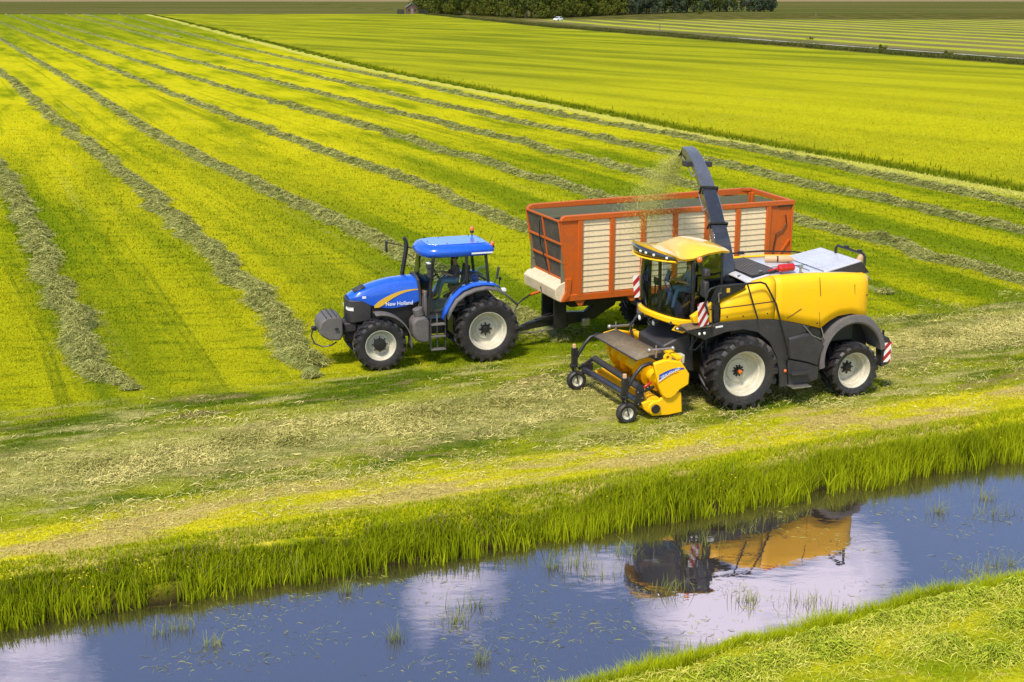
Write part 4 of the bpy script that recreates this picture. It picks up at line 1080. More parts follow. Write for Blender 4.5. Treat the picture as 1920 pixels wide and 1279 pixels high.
# ================================================================== TRACTOR
T = thing('tractor', 'blue farm tractor with a black front weight, coupled to the orange trailer', 'tractor', (-1.125, 37.081, 0), R(-162.43))
TA = R(-162.43)
def tw(x, y, z): return (-1.125 + math.cos(TA) * x - math.sin(TA) * y, 37.081 + math.sin(TA) * x + math.cos(TA) * y, z)
M['tractor_rubber'] = paint('dusty_tyre_rubber', (0.024, 0.021, 0.022), 0.65, dirt=0.8, dirtcol=(0.11, 0.09, 0.08), scale=2.2, bump=0.2)
for s in (1, -1):
    wheel(T, (-.10, s * .92, .93), .93, .56, .55, 20, .34, s, bolts=8, hubr=.13, name='wheel')
    wheel(T, (3.00, s * .90, .74), .74, .48, .43, 18, .22, s, bolts=8, cap=True, hubr=.12, name='wheel')
# hood: lofted cross sections, high at the cab and dropping to the nose
hd = MB(); rings = []
for x, zt, zb, w in ((1.72, 2.44, 1.78, .42), (2.1, 2.43, 1.66, .42), (2.5, 2.40, 1.62, .415), (2.85, 2.33, 1.66, .41), (3.1, 2.26, 1.74, .405), (3.35, 2.17, 1.88, .40), (3.55, 2.08, 1.90, .37), (3.70, 1.99, 1.90, .32)):
    rings.append([(x, -w, zb), (x, -w - .01, (zb + zt) / 2), (x, -w + .01, zt - .14), (x, -w + .07, zt - .04), (x, -w * .45, zt + .0), (x, 0, zt + .012), (x, w * .45, zt), (x, w - .07, zt - .04), (x, w - .01, zt - .14), (x, w + .01, (zb + zt) / 2), (x, w, zb)])
hd.loft(rings); hood = hd.build('hood', 'blue', T)
vt = MB(); vt.add([(3.22, .24, 2.232), (3.22, -.24, 2.232), (3.54, -.20, 2.098), (3.54, .20, 2.098)], [(0, 1, 2, 3)]); vt.build('hood_grille', 'charcoal', hood, solid=.01)
gr = MB(); rings = []
for x, zt, zb, w in ((3.10, 1.90, 1.30, .395), (3.34, 1.90, 1.28, .395), (3.60, 1.90, 1.26, .385), (3.72, 1.92, 1.26, .33), (3.77, 1.93, 1.27, .22)):
    rings.append([(x, -w, zb), (x, -w, zt), (x, w, zt), (x, w, zb)])
gr.loft(rings); grille = gr.build('front_grille', 'charcoal', T, bevel=.03)
lv = MB(); lv.box((0, 0, 0), (.01, .40, .012)); lvm = lv.mesh('grille_bar', 'black')
for k in range(6): o = bpy.data.objects.new('grille_bar', lvm); link(o, grille); o.location = (3.775, 0, 1.33 + .05 * k)
for s in (1, -1):
    h_ = MB(); h_.prism_pts([(3.775, s * .20, 1.72), (3.735, s * .335, 1.72), (3.60, s * .40, 1.71), (3.60, s * .40, 1.61), (3.735, s * .335, 1.62), (3.775, s * .20, 1.64)], (.012, .008 * s, 0)); h_.build('headlight', 'lens', T)
# side band decals
gs = MB(); up = []; dn = []
for i in range(11):
    t = i / 10; x = 3.02 - 1.30 * t; zc = 1.70 + .42 * math.sin(min(1, t * 1.15) * math.pi / 2) ** .8
    up.append((x, .436, zc + .015 + .03 * (1 - t))); dn.append((x - .0, .436, max(zc - .20 * (1 - t) ** 1.6 - .012, 1.67)))
gs.loft([up, dn], False, False); gs.build('decal_swoosh', 'logo_gold', hood)
text_part('New Holland', hood, .155, 'logo_white', (2.70, .437, 1.70), (R(90), 0, R(180)), .003, sx=.95)
MB().box((3.30, .413, 1.985), (.11, .006, .07)).build('model_badge', 'logo_white', hood)
ub = MB(); ub.prism([(3.10, 1.30), (3.10, 1.86), (2.85, 1.66), (2.5, 1.62), (2.0, 1.66), (1.72, 1.78), (1.72, 1.10), (2.2, 1.0)], -.34, .34); ub.build('engine_block', 'black', T, bevel=.02)
fr_ = MB(); fr_.box((2.4, 0, .95), (2.9, .5, .45)); fr_.box((3.0, 0, .72), (.28, 1.5, .26)); fr_.box((.1, 0, .95), (1.2, .7, .6)); fr_.box((-.1, 0, .93), (.3, 1.5, .28)); fr_.build('chassis', 'black', T, bevel=.03)
fh = MB(); fh.box((3.70, 0, 1.12), (.35, .62, .26)); fh.box((3.9, 0, 1.0), (.35, .4, .2)); fh.build('front_bracket', 'charcoal', T, bevel=.03)
# front weight: rounded drum-like block
wt = MB(); pr = []
for k in range(9): a = R(60 + 105 * k / 8); pr.append((4.28 + .36 * math.cos(a), 1.20 + .34 * math.sin(a)))
pr += [(4.60 - .62 + .0, 1.05)] if False else []
prof = [(3.93, 1.42), (4.06, 1.51), (4.36, 1.50), (4.54, 1.38), (4.60, 1.20), (4.56, .98), (4.32, .82), (4.02, .80), (3.93, .95)]
wt.prism(prof, -.48, .48); w_ = wt.build('front_weight', 'dustgrey', T, bevel=.05, segs=3)
for dx in (4.12, 4.26, 4.40): MB().box((dx, 0, 1.535 - (0.0 if dx < 4.3 else .03)), (.02, 1.0, .02)).build('weight_groove', 'black', w_)
MB().box((4.12, .525, 1.16), (.10, .012, .06)).build('weight_socket', 'black', w_)
hk = MB(); hk.box((4.68, 0, 1.10), (.14, .16, .12)); hk.build('tow_hook', 'black', T, bevel=.02)
hk = MB(); hk.tube([(4.72, .05, 1.10), (4.78, .15, .92), (4.72, .22, .72), (4.50, .30, .62), (4.25, .35, .66), (4.12, .4, .76)], .022, 7); hk.build('tow_chain', 'black', T)
# front mudguards
for s in (1, -1):
    f = MB(); rings = []
    for i in range(15):
        a = R(100 - 8) - R(0); a = R(104 + (1 - i / 14.) * 0) ; a = R(82 + 110 * i / 14)
        cx, cz, rr = 3.0, .74, .90
        x = cx + rr * math.cos(a) * 1.0; z = cz + rr * math.sin(a)
        rings.append([(x, s * .68, z), (x, s * .9, z + .015), (x, s * 1.13, z), (x - .02 * math.cos(a), s * 1.15, z - .02 * math.sin(a) - .01)])
    f.loft(rings, False, False); f.build('front_mudguard', 'dustgrey', T, solid=.025)
# rear mudguards: blue with a grey lip
FP = [(1.20, 1.36), (1.05, 1.66), (.88, 1.95), (.64, 2.16), (.36, 2.27), (0.0, 2.31), (-.34, 2.27), (-.50, 2.18)]
LP = [(1.08, 1.36), (.98, 1.60), (.80, 1.87), (.55, 2.05), (.25, 2.15), (-.05, 2.19), (-.38, 2.13), (-.62, 1.99), (-.98, 1.66)]
for s in (1, -1):
    f = MB(); f.loft([[(x, s * y, z) for x, z in FP] for y in (.66, .80, .955)] + [[(x - (.04), s * 1.0, z - .06) for x, z in FP]], False, False); f.build('rear_mudguard', 'blue', T, solid=.03)
    f = MB(); f.loft([[(x, s * y, z + dz) for x, z in LP] for y, dz in ((.93, .03), (1.08, .03), (1.19, 0.0), (1.20, -.05))], False, False); f.build('mudguard_lip', 'dustgrey', T, solid=.03)
# cab shell
def quad(*p):
    m = MB(); m.add(p, [tuple(range(len(p)))]); return m
for s in (1, -1):
    y = s * .80
    quad((1.50, y, 1.52), (1.34, y, 3.05), (.46, y, 3.05), (.44, y, 2.42), (.78, y, 2.06), (1.06, y, 1.46)).build('door_glass', 'glass', T, smooth=False)
    quad((.36, y, 2.25), (.38, y, 3.05), (-.12, y * .98, 3.03), (-.20, y * .98, 2.25)).build('side_window', 'glass', T, smooth=False)
    c = MB(); c.bar((1.56, y, 1.44), (1.38, y, 3.1), .10, .08); c.build('cab_pillar', 'black', T, bevel=.01)
    c = MB(); c.bar((.42, y, 2.15), (.42, y, 3.1), .11, .07); c.build('cab_pillar', 'black', T, bevel=.01)
    c = MB(); c.bar((-.24, y * .98, 2.15), (-.15, y * .98, 3.1), .09, .07); c.build('cab_pillar', 'black', T, bevel=.01)
    c = MB(); c.bar((.40, y, 2.22), (-.24, y * .98, 2.20), .05, .05); c.bar((.42, y, 2.42), (.80, y, 2.05), .035, .04); c.bar((.80, y, 2.05), (1.08, y, 1.44), .035, .04); c.bar((1.08, y, 1.44), (1.56, y, 1.46), .05, .05); c.build('door_frame', 'black', T)
    c = MB(); c.bar((1.43, y * 1.03, 1.95), (1.43, y * 1.03, 2.12), .03, .03); c.bar((1.15, y * .97, 2.02), (.6, y * .97, 2.28), .02, .02); c.build('door_handle', 'black', T)
# windscreen and cowl
quad((1.66, .50, 1.95), (1.78, .40, 2.40), (1.80, -.40, 2.40), (1.66, -.50, 1.95), (1.60, -.76, 3.08 - .02), (1.62, 0, 3.1), (1.60, .0, 3.1), (1.40, .78, 3.06)) if False else None
quad((1.58, .76, 1.95), (1.72, .42, 2.0), (1.72, -.42, 2.0), (1.58, -.76, 1.95), (1.42, -.78, 3.07), (1.60, -.3, 3.09), (1.60, .3, 3.09), (1.42, .78, 3.07)).build('windscreen', 'glass', T, smooth=True)
quad((-.24, .76, 2.25), (-.24, -.76, 2.25), (-.15, -.76, 3.05), (-.15, .76, 3.05)).build('rear_window', 'glass', T, smooth=False)
c = MB(); c.tube([(1.70, .44, 1.2), (1.69, .46, 2.0), (1.74, .42, 2.38), (1.76, .3, 2.46), (1.77, 0, 2.48), (1.76, -.3, 2.46), (1.74, -.42, 2.38)], .045, 8); c.build('hood_seal', 'charcoal', T)
c = MB(); c.box((1.60, .58, 1.75), (.10, .30, .75)); c.build('cowl', 'dustgrey', T, bevel=.03)
MB().box((1.655, .60, 2.08), (.01, .07, .09)).build('warning_label', 'orange', T)
c = MB(); c.box((.66, 0, 1.50), (1.75, 1.4, .10)); c.box((1.50, 0, 1.95), (.16, 1.1, .85)); c.box((-.05, 0, 1.85), (.35, 1.36, .7)); c.box((1.38, 0, 2.32), (.25, .6, .12), (0, R(20), 0)); c.build('cab_interior', 'charcoal', T, bevel=.02)
c = MB(); c.box((.48, 0, 2.02), (.48, .50, .14)); c.box((.24, 0, 2.36), (.13, .48, .62), (0, R(-8), 0)); c.box((.48, 0, 1.75), (.36, .36, .40)); c.build('driver_seat', 'seat', T, bevel=.04)
c = MB(); c.tube([(1.38, 0, 2.2), (1.12, 0, 2.42)], .03, 8); c.tube([(1.10 + .09 * math.sin(a), .19 * math.cos(a), 2.44 + .16 * math.sin(a)) for a in np.linspace(0, 2 * math.pi, 15)], .016, 6); c.build('steering_wheel', 'black', T)
MB().sphere((.02, .25, 2.30), (.10, .14, .12)).build('blue_bag', 'logo_blue', T)
MB().box((1.22, -.4, 2.42), (.05, .2, .3)).build('cab_monitor', 'black', T, bevel=.01)
seated_person('driver in dark shirt seated in the blue tractor cab', tw(.48, 0, 2.12), TA, 'shirt_dark')
# roof
rf = MB(); rings = []
for z, g_, xr in ((3.05, .86, 0), (3.10, .95, .05), (3.20, .985, .08), (3.28, .96, .05), (3.34, .87, -.01), (3.37, .76, -.08)):
    x0 = -.34 - xr * .9; x1 = 1.62 + xr
    w = .90 * g_
    rings.append([(x0, -w * .85, z), (x0 - .03, 0, z), (x0, w * .85, z), (x0 + .18, w * .98, z), (.6, w, z), (x1 - .45, w, z), (x1 - .14, w * .88, z), (x1 + .03, w * .35, z), (x1 + .03, -w * .35, z), (x1 - .14, -w * .88, z), (x1 - .45, -w, z), (.6, -w, z), (x0 + .18, -w * .98, z)])
rf.loft(rings); roof = rf.build('cab_roof', 'blue', T, bevel=.0, ang=50)
hp = MB(); hp.prism_pts([(-.22, -.60, 3.372), (-.22, .60, 3.372), (1.20, .60, 3.372), (1.46, .42, 3.372), (1.46, -.42, 3.372), (1.20, -.60, 3.372)], (0, 0, .022)); hp.build('roof_hatch', 'roof_blue', roof, bevel=.02)
for x, y in ((0, .5), (.9, .5), (0, -.5), (.9, -.5), (1.35, 0)): MB().box((x, y, 3.40), (.03, .03, .01)).build('rivet', 'black', roof)
MB().box((-.02, .888, 3.15), (.62, .012, .045)).build('roof_decal', 'white', roof)
beacon(T, (-.12, -.52, 3.34), .14)
beacon(T, (-.42, .55, 3.10), .12)
MB().bar((-.42, .6, 3.14), (-.30, .6, 3.08), .03, .03).build('beacon_bracket', 'black', T)
MB().tube([(-.42, .1, 3.2), (-.60, .1, 3.55)], .006, 5).build('antenna', 'black', T)
# exhaust on the far side pillar
ex = MB(); ex.tube([(2.0, -.62, 2.05), (1.96, -.62, 2.4), (1.84, -.62, 3.05), (1.82, -.62, 3.20), (1.84, -.62, 3.35), (1.90, -.62, 3.43)], [.055, .065, .065, .065, .06, .05], 12); ex.build('exhaust_pipe', 'black', T)
c = MB(); c.tube([(1.55, -.8, 3.05), (2.0, -1.0, 3.16), (2.30, -1.12, 3.22)], .016, 6); c.tube([(1.55, -.8, 2.75), (1.75, -.95, 2.90)], .014, 6); c.build('mirror_arm', 'black', T)
MB().box((2.30, -1.14, 3.10), (.06, .14, .34)).build('mirror', 'black', T, bevel=.02)
c = MB(); c.tube([(1.40, .8, 3.0), (1.56, 1.0, 2.98)], .016, 6); c.build('mirror_arm', 'black', T)
c = MB(); c.box((1.57, 1.0, 2.90), (.12, .22, .14)); c.box((1.55, 1.0, 2.68), (.08, .2, .26)); c.build('mirror', 'charcoal', T, bevel=.02)
MB().box((1.58, 1.0, 2.98), (.1, .2, .02)).build('mirror_cap', 'white', T)
c = MB(); c.box((-.45, .95, 2.56), (.03, .16, .34), (0, R(-12), 0)); c.bar((-.42, .95, 2.42), (-.36, .9, 2.24), .02, .02); c.build('rear_marker_plate', 'black', T, bevel=.008)
c = MB(); c.cyl((-.52, .9, 2.22), (-.52, .9, 2.34), .02, 6); c.sphere((-.54, .9, 2.38), (.05, .06, .05)); c.build('rear_work_light', 'black', T)
MB().box((-.62, .95, 2.06), (.12, .2, .08)).build('rear_lamp', 'white', T, bevel=.01)
# tank, filter and steps
tk = MB(); tk.prism([(2.06, 1.28), (1.95, 1.42), (1.68, 1.44), (1.56, 1.30), (1.54, .70), (1.70, .66), (1.95, .74), (2.05, .90)], .45, 1.0); tk.build('fuel_tank', 'dustgrey', T, bevel=.07, segs=3)
MB().cyl((1.80, .75, 1.42), (1.86, .75, 1.66), .15, 14).build('air_filter', 'dustgrey', T, bevel=.03)
lad = MB()
for x in (1.56, 1.14): lad.box((x, 1.08, .98), (.035, .05, 1.0))
lad.build('step_frame', 'charcoal', T)
for z in (.50, .88, 1.22): MB().box((1.35, 1.05, z), (.42, .22, .035)).build('step', 'dustgrey', T, bevel=.006)
MB().box((1.35, .98, 1.0), (.035, .03, 1.0)).build('step_strut', 'dustgrey', T)
# rear linkage and coupling
c = MB(); c.box((-.75, 0, .70), (.5, .5, .35)); c.box((-1.15, 0, .62), (.6, .16, .12)); c.bar((-.6, .42, .9), (-1.25, .46, .72), .06, .1); c.bar((-.6, -.42, .9), (-1.25, -.46, .72), .06, .1); c.build('rear_linkage', 'black', T, bevel=.015)

# ================================================================== TRAILER
Q = thing('silage_trailer', 'tall orange silage trailer with cream slatted sides and an open top', 'trailer', (4.613, 39.67, 0), R(-158.0))
ZT = 4.05; YS = 1.22
post_x = [3.34, 2.31, 1.29, .22, -.86, -1.93, -3.01]
fpanel = MB(); fpanel.prism([(3.42, 1.70), (3.80, 1.56), (3.77, 2.2), (3.90, 3.0), (3.97, 3.93), (3.42, 3.93)], YS - .06, YS - .01)
fpanel.build('front_side_plate', 'orange', Q)
fpanel = MB(); fpanel.prism([(3.42, 1.70), (3.80, 1.56), (3.77, 2.2), (3.90, 3.0), (3.97, 3.93), (3.42, 3.93)], -YS + .01, -YS + .06); fpanel.build('front_side_plate', 'orange', Q)
rp = MB(); rp.box((-3.48, YS - .04, 2.80), (.80, .05, 2.2)); rplate = rp.build('rear_side_plate', 'orange', Q)
rp = MB(); rp.box((-3.48, -YS + .04, 2.80), (.80, .05, 2.2)); rp.build('rear_side_plate', 'orange', Q)
c = MB(); c.bar((-3.15, YS, 2.0), (-3.80, YS, 2.85), .07, .05); c.build('diagonal_brace', 'orange', rplate)
c = MB(); c.tube([(-3.62, YS + .02, 3.62), (-3.66, YS + .03, 3.35), (-3.52, YS + .03, 3.15), (-3.30, YS + .03, 3.05), (-3.22, YS + .03, 2.6), (-3.2, YS + .02, 2.2)], .018, 6); c.build('hose', 'black', rplate)
c = MB(); c.box((-3.86, YS - .01, 2.80), (.06, .08, 2.4)); c.build('rear_corner_post', 'orange', Q, bevel=.01)
c = MB(); c.box((-3.86, -YS + .01, 2.80), (.06, .08, 2.4)); c.build('rear_corner_post', 'orange', Q, bevel=.01)
c = MB(); c.box((-3.60, YS + .02, 3.90), (.50, .04, .03)); c.build('roof_catch', 'black', Q)
pm_ = MB(); pm_.box((0, 0, 0), (.155, .11, 2.30)); pmesh = pm_.mesh('side_post', 'orange')
for x in post_x:
    for s in (1, -1):
        o = bpy.data.objects.new('side_post', pmesh); link(o, Q); o.location = (x, s * (YS - .02), 2.80)
        bv = o.modifiers.new('bevel', 'BEVEL'); bv.width = .012; bv.segments = 2
# one louvred board, repeated: each bay has thirteen on the near side
for i in range(6):
    x1 = post_x[i] - .0775; x0 = post_x[i + 1] + .0775; w = x1 - x0
    sb = MB(); sb.prism_pts([(0, .012, 0), (0, -.012, 0), (0, -.034, .150), (0, -.012, .158)], (w, 0, 0)); smh = sb.mesh('slat', 'slat', False)
    for k in range(13):
        for s in (1, -1):
            o = bpy.data.objects.new('slat', smh); link(o, Q)
            if s > 0: o.location = (x0, YS - .025, 1.745 + k * .1665); o.rotation_euler = (R((rng.random() - .5) * 1.2), R((rng.random() - .5) * .25), 0)
            else: o.location = (x1, -YS + .025, 1.745 + k * .1665); o.rotation_euler = (0, 0, math.pi)
for s in (1, -1):
    tr = MB(); tr.prism([(3.97, 3.915), (3.93, 4.0), (3.84, 4.05), (-3.90, 4.07), (-3.90, 3.93), (3.97, 3.90)] if s > 0 else [(4.02, 3.915), (3.97, 4.0), (3.84, 4.05), (-3.55, 4.13), (-3.86, 4.10), (-3.90, 3.93), (3.97, 3.90)], s * (YS - .10), s * (YS + .045)); tr.build('top_rail', 'orange', Q, bevel=.012)
    br = MB(); br.prism([(3.86, 1.53), (3.66, 1.72), (-3.90, 1.72), (-3.90, 1.53)], s * (YS - .10), s * (YS + .03)); br.build('bottom_rail', 'orange', Q, bevel=.01)
    for xb in (3.30, 1.60, 1.28, -.6, -2.2): 
        t_ = MB(); t_.prism([(xb + .17, 1.54), (xb - .17, 1.54), (xb - .06, 1.36), (xb + .06, 1.36)], s * (YS - .09), s * (YS - .02)); t_.build('rail_bracket', 'orange', Q)
# inner walls (ribbed grey sheet), floor, rear door
for s in (1, -1):
    iw = MB(); iw.box((0.05, s * (YS - .10), 2.80), (7.7, .015, 2.2)); o = iw.build('inner_wall', 'greymetal', Q)
    for z in (2.0, 2.45, 2.9, 3.3, 3.62):
        MB().box((.05, s * (YS - .115), z), (7.6, .03, .06)).build('wall_rib', 'greymetal', o)
MB().box((0, 0, 1.66), (7.7, 2.2, .10)).build('floor_panel', 'greymetal', Q)
rdoor = MB(); rdoor.box((-3.86, 0, 2.75), (.05, 2.3, 2.3)); rdoor.build('rear_door', 'greymetal', Q)
c = MB(); c.prism_pts([(-3.93, -1.26, 3.95), (-3.93, 1.26, 3.93), (-3.93, 1.26, 4.05), (-3.93, -1.26, 4.12)], (.12, 0, 0)); c.build('rear_rail', 'orange', Q, bevel=.01)
for y in (-.95, -1.12): MB().box((-3.78, y, 3.5), (.10, .10, 1.0)).build('inner_post', 'orange', Q, bevel=.01)
c = MB(); c.bar((-3.80, -1.10, 4.08), (-3.45, -1.15, 4.10), .08, .08); c.build('corner_gusset', 'orange', Q)
ld = bmesh.new(); bmesh.ops.create_grid(ld, x_segments=60, y_segments=18, size=1)
for v in ld.verts:
    v.co.x *= 3.7; v.co.y *= 1.08
    v.co.z = 2.15 + .55 * math.exp(-((v.co.x + .5) / 2.2) ** 2) * (1 - (v.co.y / 1.2) ** 2) + .16 * mnoise.noise(Vector((v.co.x * 2.5, v.co.y * 2.5, 0))) + .06 * mnoise.noise(Vector((v.co.x * 9, v.co.y * 9, 3)))
me = bpy.data.meshes.new('chopped_grass_load'); ld.to_mesh(me); ld.free()
M['chop'] = paint('chopped_green_grass', (0.10, 0.13, 0.02), 0.9, dirt=.6, dirtcol=(.2, .22, .07), scale=6, bump=.8)
me.materials.append(M['chop']); o = bpy.data.objects.new('chopped_grass_load', me); link(o); o.location = Q.location; o.rotation_euler = Q.rotation_euler; o['kind'] = 'stuff'; o['label'] = 'heap of chopped grass lying inside the orange trailer'; o['category'] = 'grass load'
# mesh front: two by three dark sheets in an orange frame, leaning out at the top
def fx_(z): return 3.74 + (4.0 - 3.74) * (z - 2.15) / (3.92 - 2.15)
zs = [2.12, 2.66, 3.22, 3.90]; yy = [-1.20, -.02, 1.20]
for a in range(3):
    for b_ in range(2):
        q = MB(); q.add([(fx_(zs[a]), yy[b_], zs[a]), (fx_(zs[a]), yy[b_ + 1], zs[a]), (fx_(zs[a + 1]), yy[b_ + 1], zs[a + 1]), (fx_(zs[a + 1]), yy[b_], zs[a + 1])], [(0, 1, 2, 3)]); q.build('mesh_sheet', 'mesh_front' if 'mesh_front' in M else 'darkmesh', Q, smooth=False)
for z in zs:
    c = MB(); c.bar((fx_(z) + .015, -1.22, z), (fx_(z) + .015, 1.22, z), .045, .06); c.build('front_bar', 'orange', Q, bevel=.008)
for y in (-1.22, -.02, 1.18):
    c = MB(); c.bar((fx_(2.1) + .012, y, 2.1), (fx_(3.92) + .012, y, 3.92), .05, .05); c.build('front_upright', 'orange', Q, bevel=.008)
c = MB(); c.tube([(4.03, -.15, 3.75), (4.05, -.12, 3.4), (3.98, -.2, 3.0), (3.92, .0, 2.6), (3.86, .1, 2.25)], .02, 6); c.build('hose', 'black', Q)
fb_ = MB(); fb_.prism([(3.72, 2.12), (3.98, 2.02), (4.10, 1.90), (4.06, 1.58), (3.92, 1.50), (3.80, 1.53), (3.70, 1.8)], -1.23, 1.16)
M['box_cream'] = paint('chipped_cream_box', (0.70, 0.58, 0.40), 0.5, dirt=.55, dirtcol=(.30, .20, .11), scale=3.5)
fb_.build('front_box', 'box_cream', Q, bevel=.02)
c = MB(); c.prism([(3.66, 1.53), (3.92, 1.53), (3.76, 1.86), (3.80, 2.2), (3.60, 2.2)], 1.16, 1.25); c.build('front_corner_plate', 'orange', Q, bevel=.008)
# running gear
c = MB()
for y in (.5, -.5): c.box((-.2, y, 1.36), (7.2, .14, .30))
c.box((3.62, .45, 1.0), (.40, .10, .95)); c.box((3.62, -.45, 1.0), (.40, .10, .95)); c.box((3.55, 0, .62), (.46, .9, .2)); c.box((2.6, 0, 1.22), (1.4, 1.0, .14)); c.prism([(3.4, .92), (2.6, .86), (2.1, 1.25), (1.5, 1.25), (1.62, .98), (1.9, .85), (2.3, .62), (3.3, .5)], -.10, .10)
c.box((-.45, 0, .95), (2.6, .7, .16)); c.box((.22, 0, .63), (.14, 2.1, .14)); c.box((-1.15, 0, .63), (.14, 2.1, .14)); c.build('chassis', 'black', Q, bevel=.02)
MB().box((2.72, .34, .62), (.24, .16, .24)).build('valve_box', 'steel', Q, bevel=.02)
MB().box((1.75, .30, 1.36), (.34, .1, .12)).build('side_marker', 'orange', Q)
db = MB(); db.prism_pts([(3.5, .24, .60), (3.5, .24, .92), (4.75, .40, .74), (4.95, .40, .56)], (0, -.10, 0)); db.prism_pts([(3.5, -.20, .60), (3.5, -.20, .92), (4.75, .30, .74), (4.95, .30, .56)], (0, .10, 0)); db.box((4.85, .35, .62), (.4, .16, .14))
db.bar((3.6, .4, .95), (4.4, .38, .86), .05, .05); db.build('drawbar', 'black', Q, bevel=.01)
MB().tube([(3.6, .2, .48), (4.5, .36, .46), (5.0, .36, .5)], .03, 8).build('drive_shaft', 'steel', Q)
c = MB(); c.tube([(4.0, -.2, 1.55), (4.35, -.1, 1.50), (4.60, .0, 1.42), (4.85, .1, 1.30), (5.05, .2, 1.05), (5.1, .3, .85)], .03, 6); c.build('supply_hose', 'black', Q)
c = MB(); c.tube([(4.0, -.15, 1.56), (4.35, -.08, 1.51)], .045, 8); c.build('hose_sleeve', 'orange', Q)
MB().tube([(4.1, .4, .5), (4.35, .42, .34), (4.6, .4, .46)], .012, 6).build('slack_cable', 'black', Q)
MB().tube([(3.98, .1, 1.85), (4.09, .1, 1.75), (4.05, .1, 1.62)], .025, 6).build('box_catch', 'black', Q)
for s in (1, -1):
    for x in (.22, -1.15): wheel(Q, (x, s * .93, .64), .64, .52, .29, 22, .16, s, bolts=8, hubr=.09, cream='orange', name='wheel')

# spray of chopped grass leaving the spout
Hm = Matrix.Translation((8.394, 34.088, 0)) @ Matrix.Rotation(R(-160.96), 4, 'Z')
p0 = Hm @ Vector((2.32, -3.95, 5.72))
n = 32000
t = rng.random(n) ** 0.8
dirv = np.array((Hm.to_3x3() @ Vector((.42, -1.0, 0)).normalized()))
base = np.array(p0)[None] + dirv[None] * (t * 1.9)[:, None]
base[:, 2] -= 2.6 * t ** 1.7
spread = .06 + .42 * t
pos = base + rng.normal(size=(n, 3)) * spread[:, None] * np.array([1, 1, .75])
pos = pos[pos[:, 2] > 2.6]; n = len(pos)
sz = .004 + .008 * rng.random(n)
d1 = rng.normal(size=(n, 3)); d1 /= np.linalg.norm(d1, axis=1)[:, None]; d2 = np.cross(d1, rng.normal(size=(n, 3))); d2 /= np.linalg.norm(d2, axis=1)[:, None]
co = np.concatenate([pos + d1 * sz[:, None] * 1.5, pos + d2 * sz[:, None], pos - d1 * sz[:, None] * 1.5 - d2 * sz[:, None]]).astype(np.float32)
me = bpy.data.meshes.new('flying_chopped_grass'); idx = np.stack([np.arange(n), np.arange(n) + n, np.arange(n) + 2 * n], 1)
me.from_pydata(co.tolist(), [], idx.tolist()); me.materials.append(M['flake'] if 'flake' in M else M['chop'])
o = bpy.data.objects.new('flying_chopped_grass', me); link(o); tag(o, 'green cloud of chopped grass blown from the spout into the trailer', 'chopped grass', kind='stuff')

# ================================================================== FAR THINGS
def leaf_mat(name, c1, c2, trans=0.25):
    m = bpy.data.materials.new(name); m.use_nodes = True
    nt = m.node_tree; N = nt.nodes; N.clear(); L = nt.links
    o = N.new('ShaderNodeOutputMaterial'); d = N.new('ShaderNodeBsdfDiffuse'); t = N.new('ShaderNodeBsdfTranslucent'); mx = N.new('ShaderNodeMixShader')
    a = N.new('ShaderNodeAttribute'); a.attribute_name = 'tone'
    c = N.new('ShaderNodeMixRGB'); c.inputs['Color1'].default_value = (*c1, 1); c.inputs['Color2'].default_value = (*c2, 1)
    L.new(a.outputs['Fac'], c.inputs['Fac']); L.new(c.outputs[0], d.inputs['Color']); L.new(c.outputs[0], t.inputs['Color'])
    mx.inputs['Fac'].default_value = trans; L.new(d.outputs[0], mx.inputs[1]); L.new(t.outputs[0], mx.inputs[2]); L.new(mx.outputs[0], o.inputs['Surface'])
    return m
M['leaf_a'] = leaf_mat('dark_leaves', (0.035, 0.055, 0.014), (0.14, 0.17, 0.035))
M['leaf_b'] = leaf_mat('mid_leaves', (0.055, 0.075, 0.012), (0.19, 0.20, 0.035))
M['leaf_c'] = leaf_mat('bluish_leaves', (0.04, 0.058, 0.036), (0.12, 0.15, 0.08))

def tri_mesh(name, co, nv, mat, tone=None, faces=None, smooth=False):
    """co (k*nv,3): k loose faces of nv corners"""
    me = bpy.data.meshes.new(name); n = len(co)
    me.vertices.add(n); me.vertices.foreach_set('co', np.ascontiguousarray(co, np.float32).ravel())
    if faces is None: faces = np.arange(n).reshape(-1, nv)
    me.loops.add(faces.size); me.loops.foreach_set('vertex_index', faces.ravel().astype(np.int32))
    me.polygons.add(len(faces)); me.polygons.foreach_set('loop_start', np.arange(0, faces.size, nv, dtype=np.int32))
    if smooth: me.polygons.foreach_set('use_smooth', np.ones(len(faces), bool))
    me.update(calc_edges=True); me.materials.append(mat)
    if tone is not None:
        at = me.attributes.new('tone', 'FLOAT', 'POINT'); at.data.foreach_set('value', np.asarray(tone, np.float32))
    return me

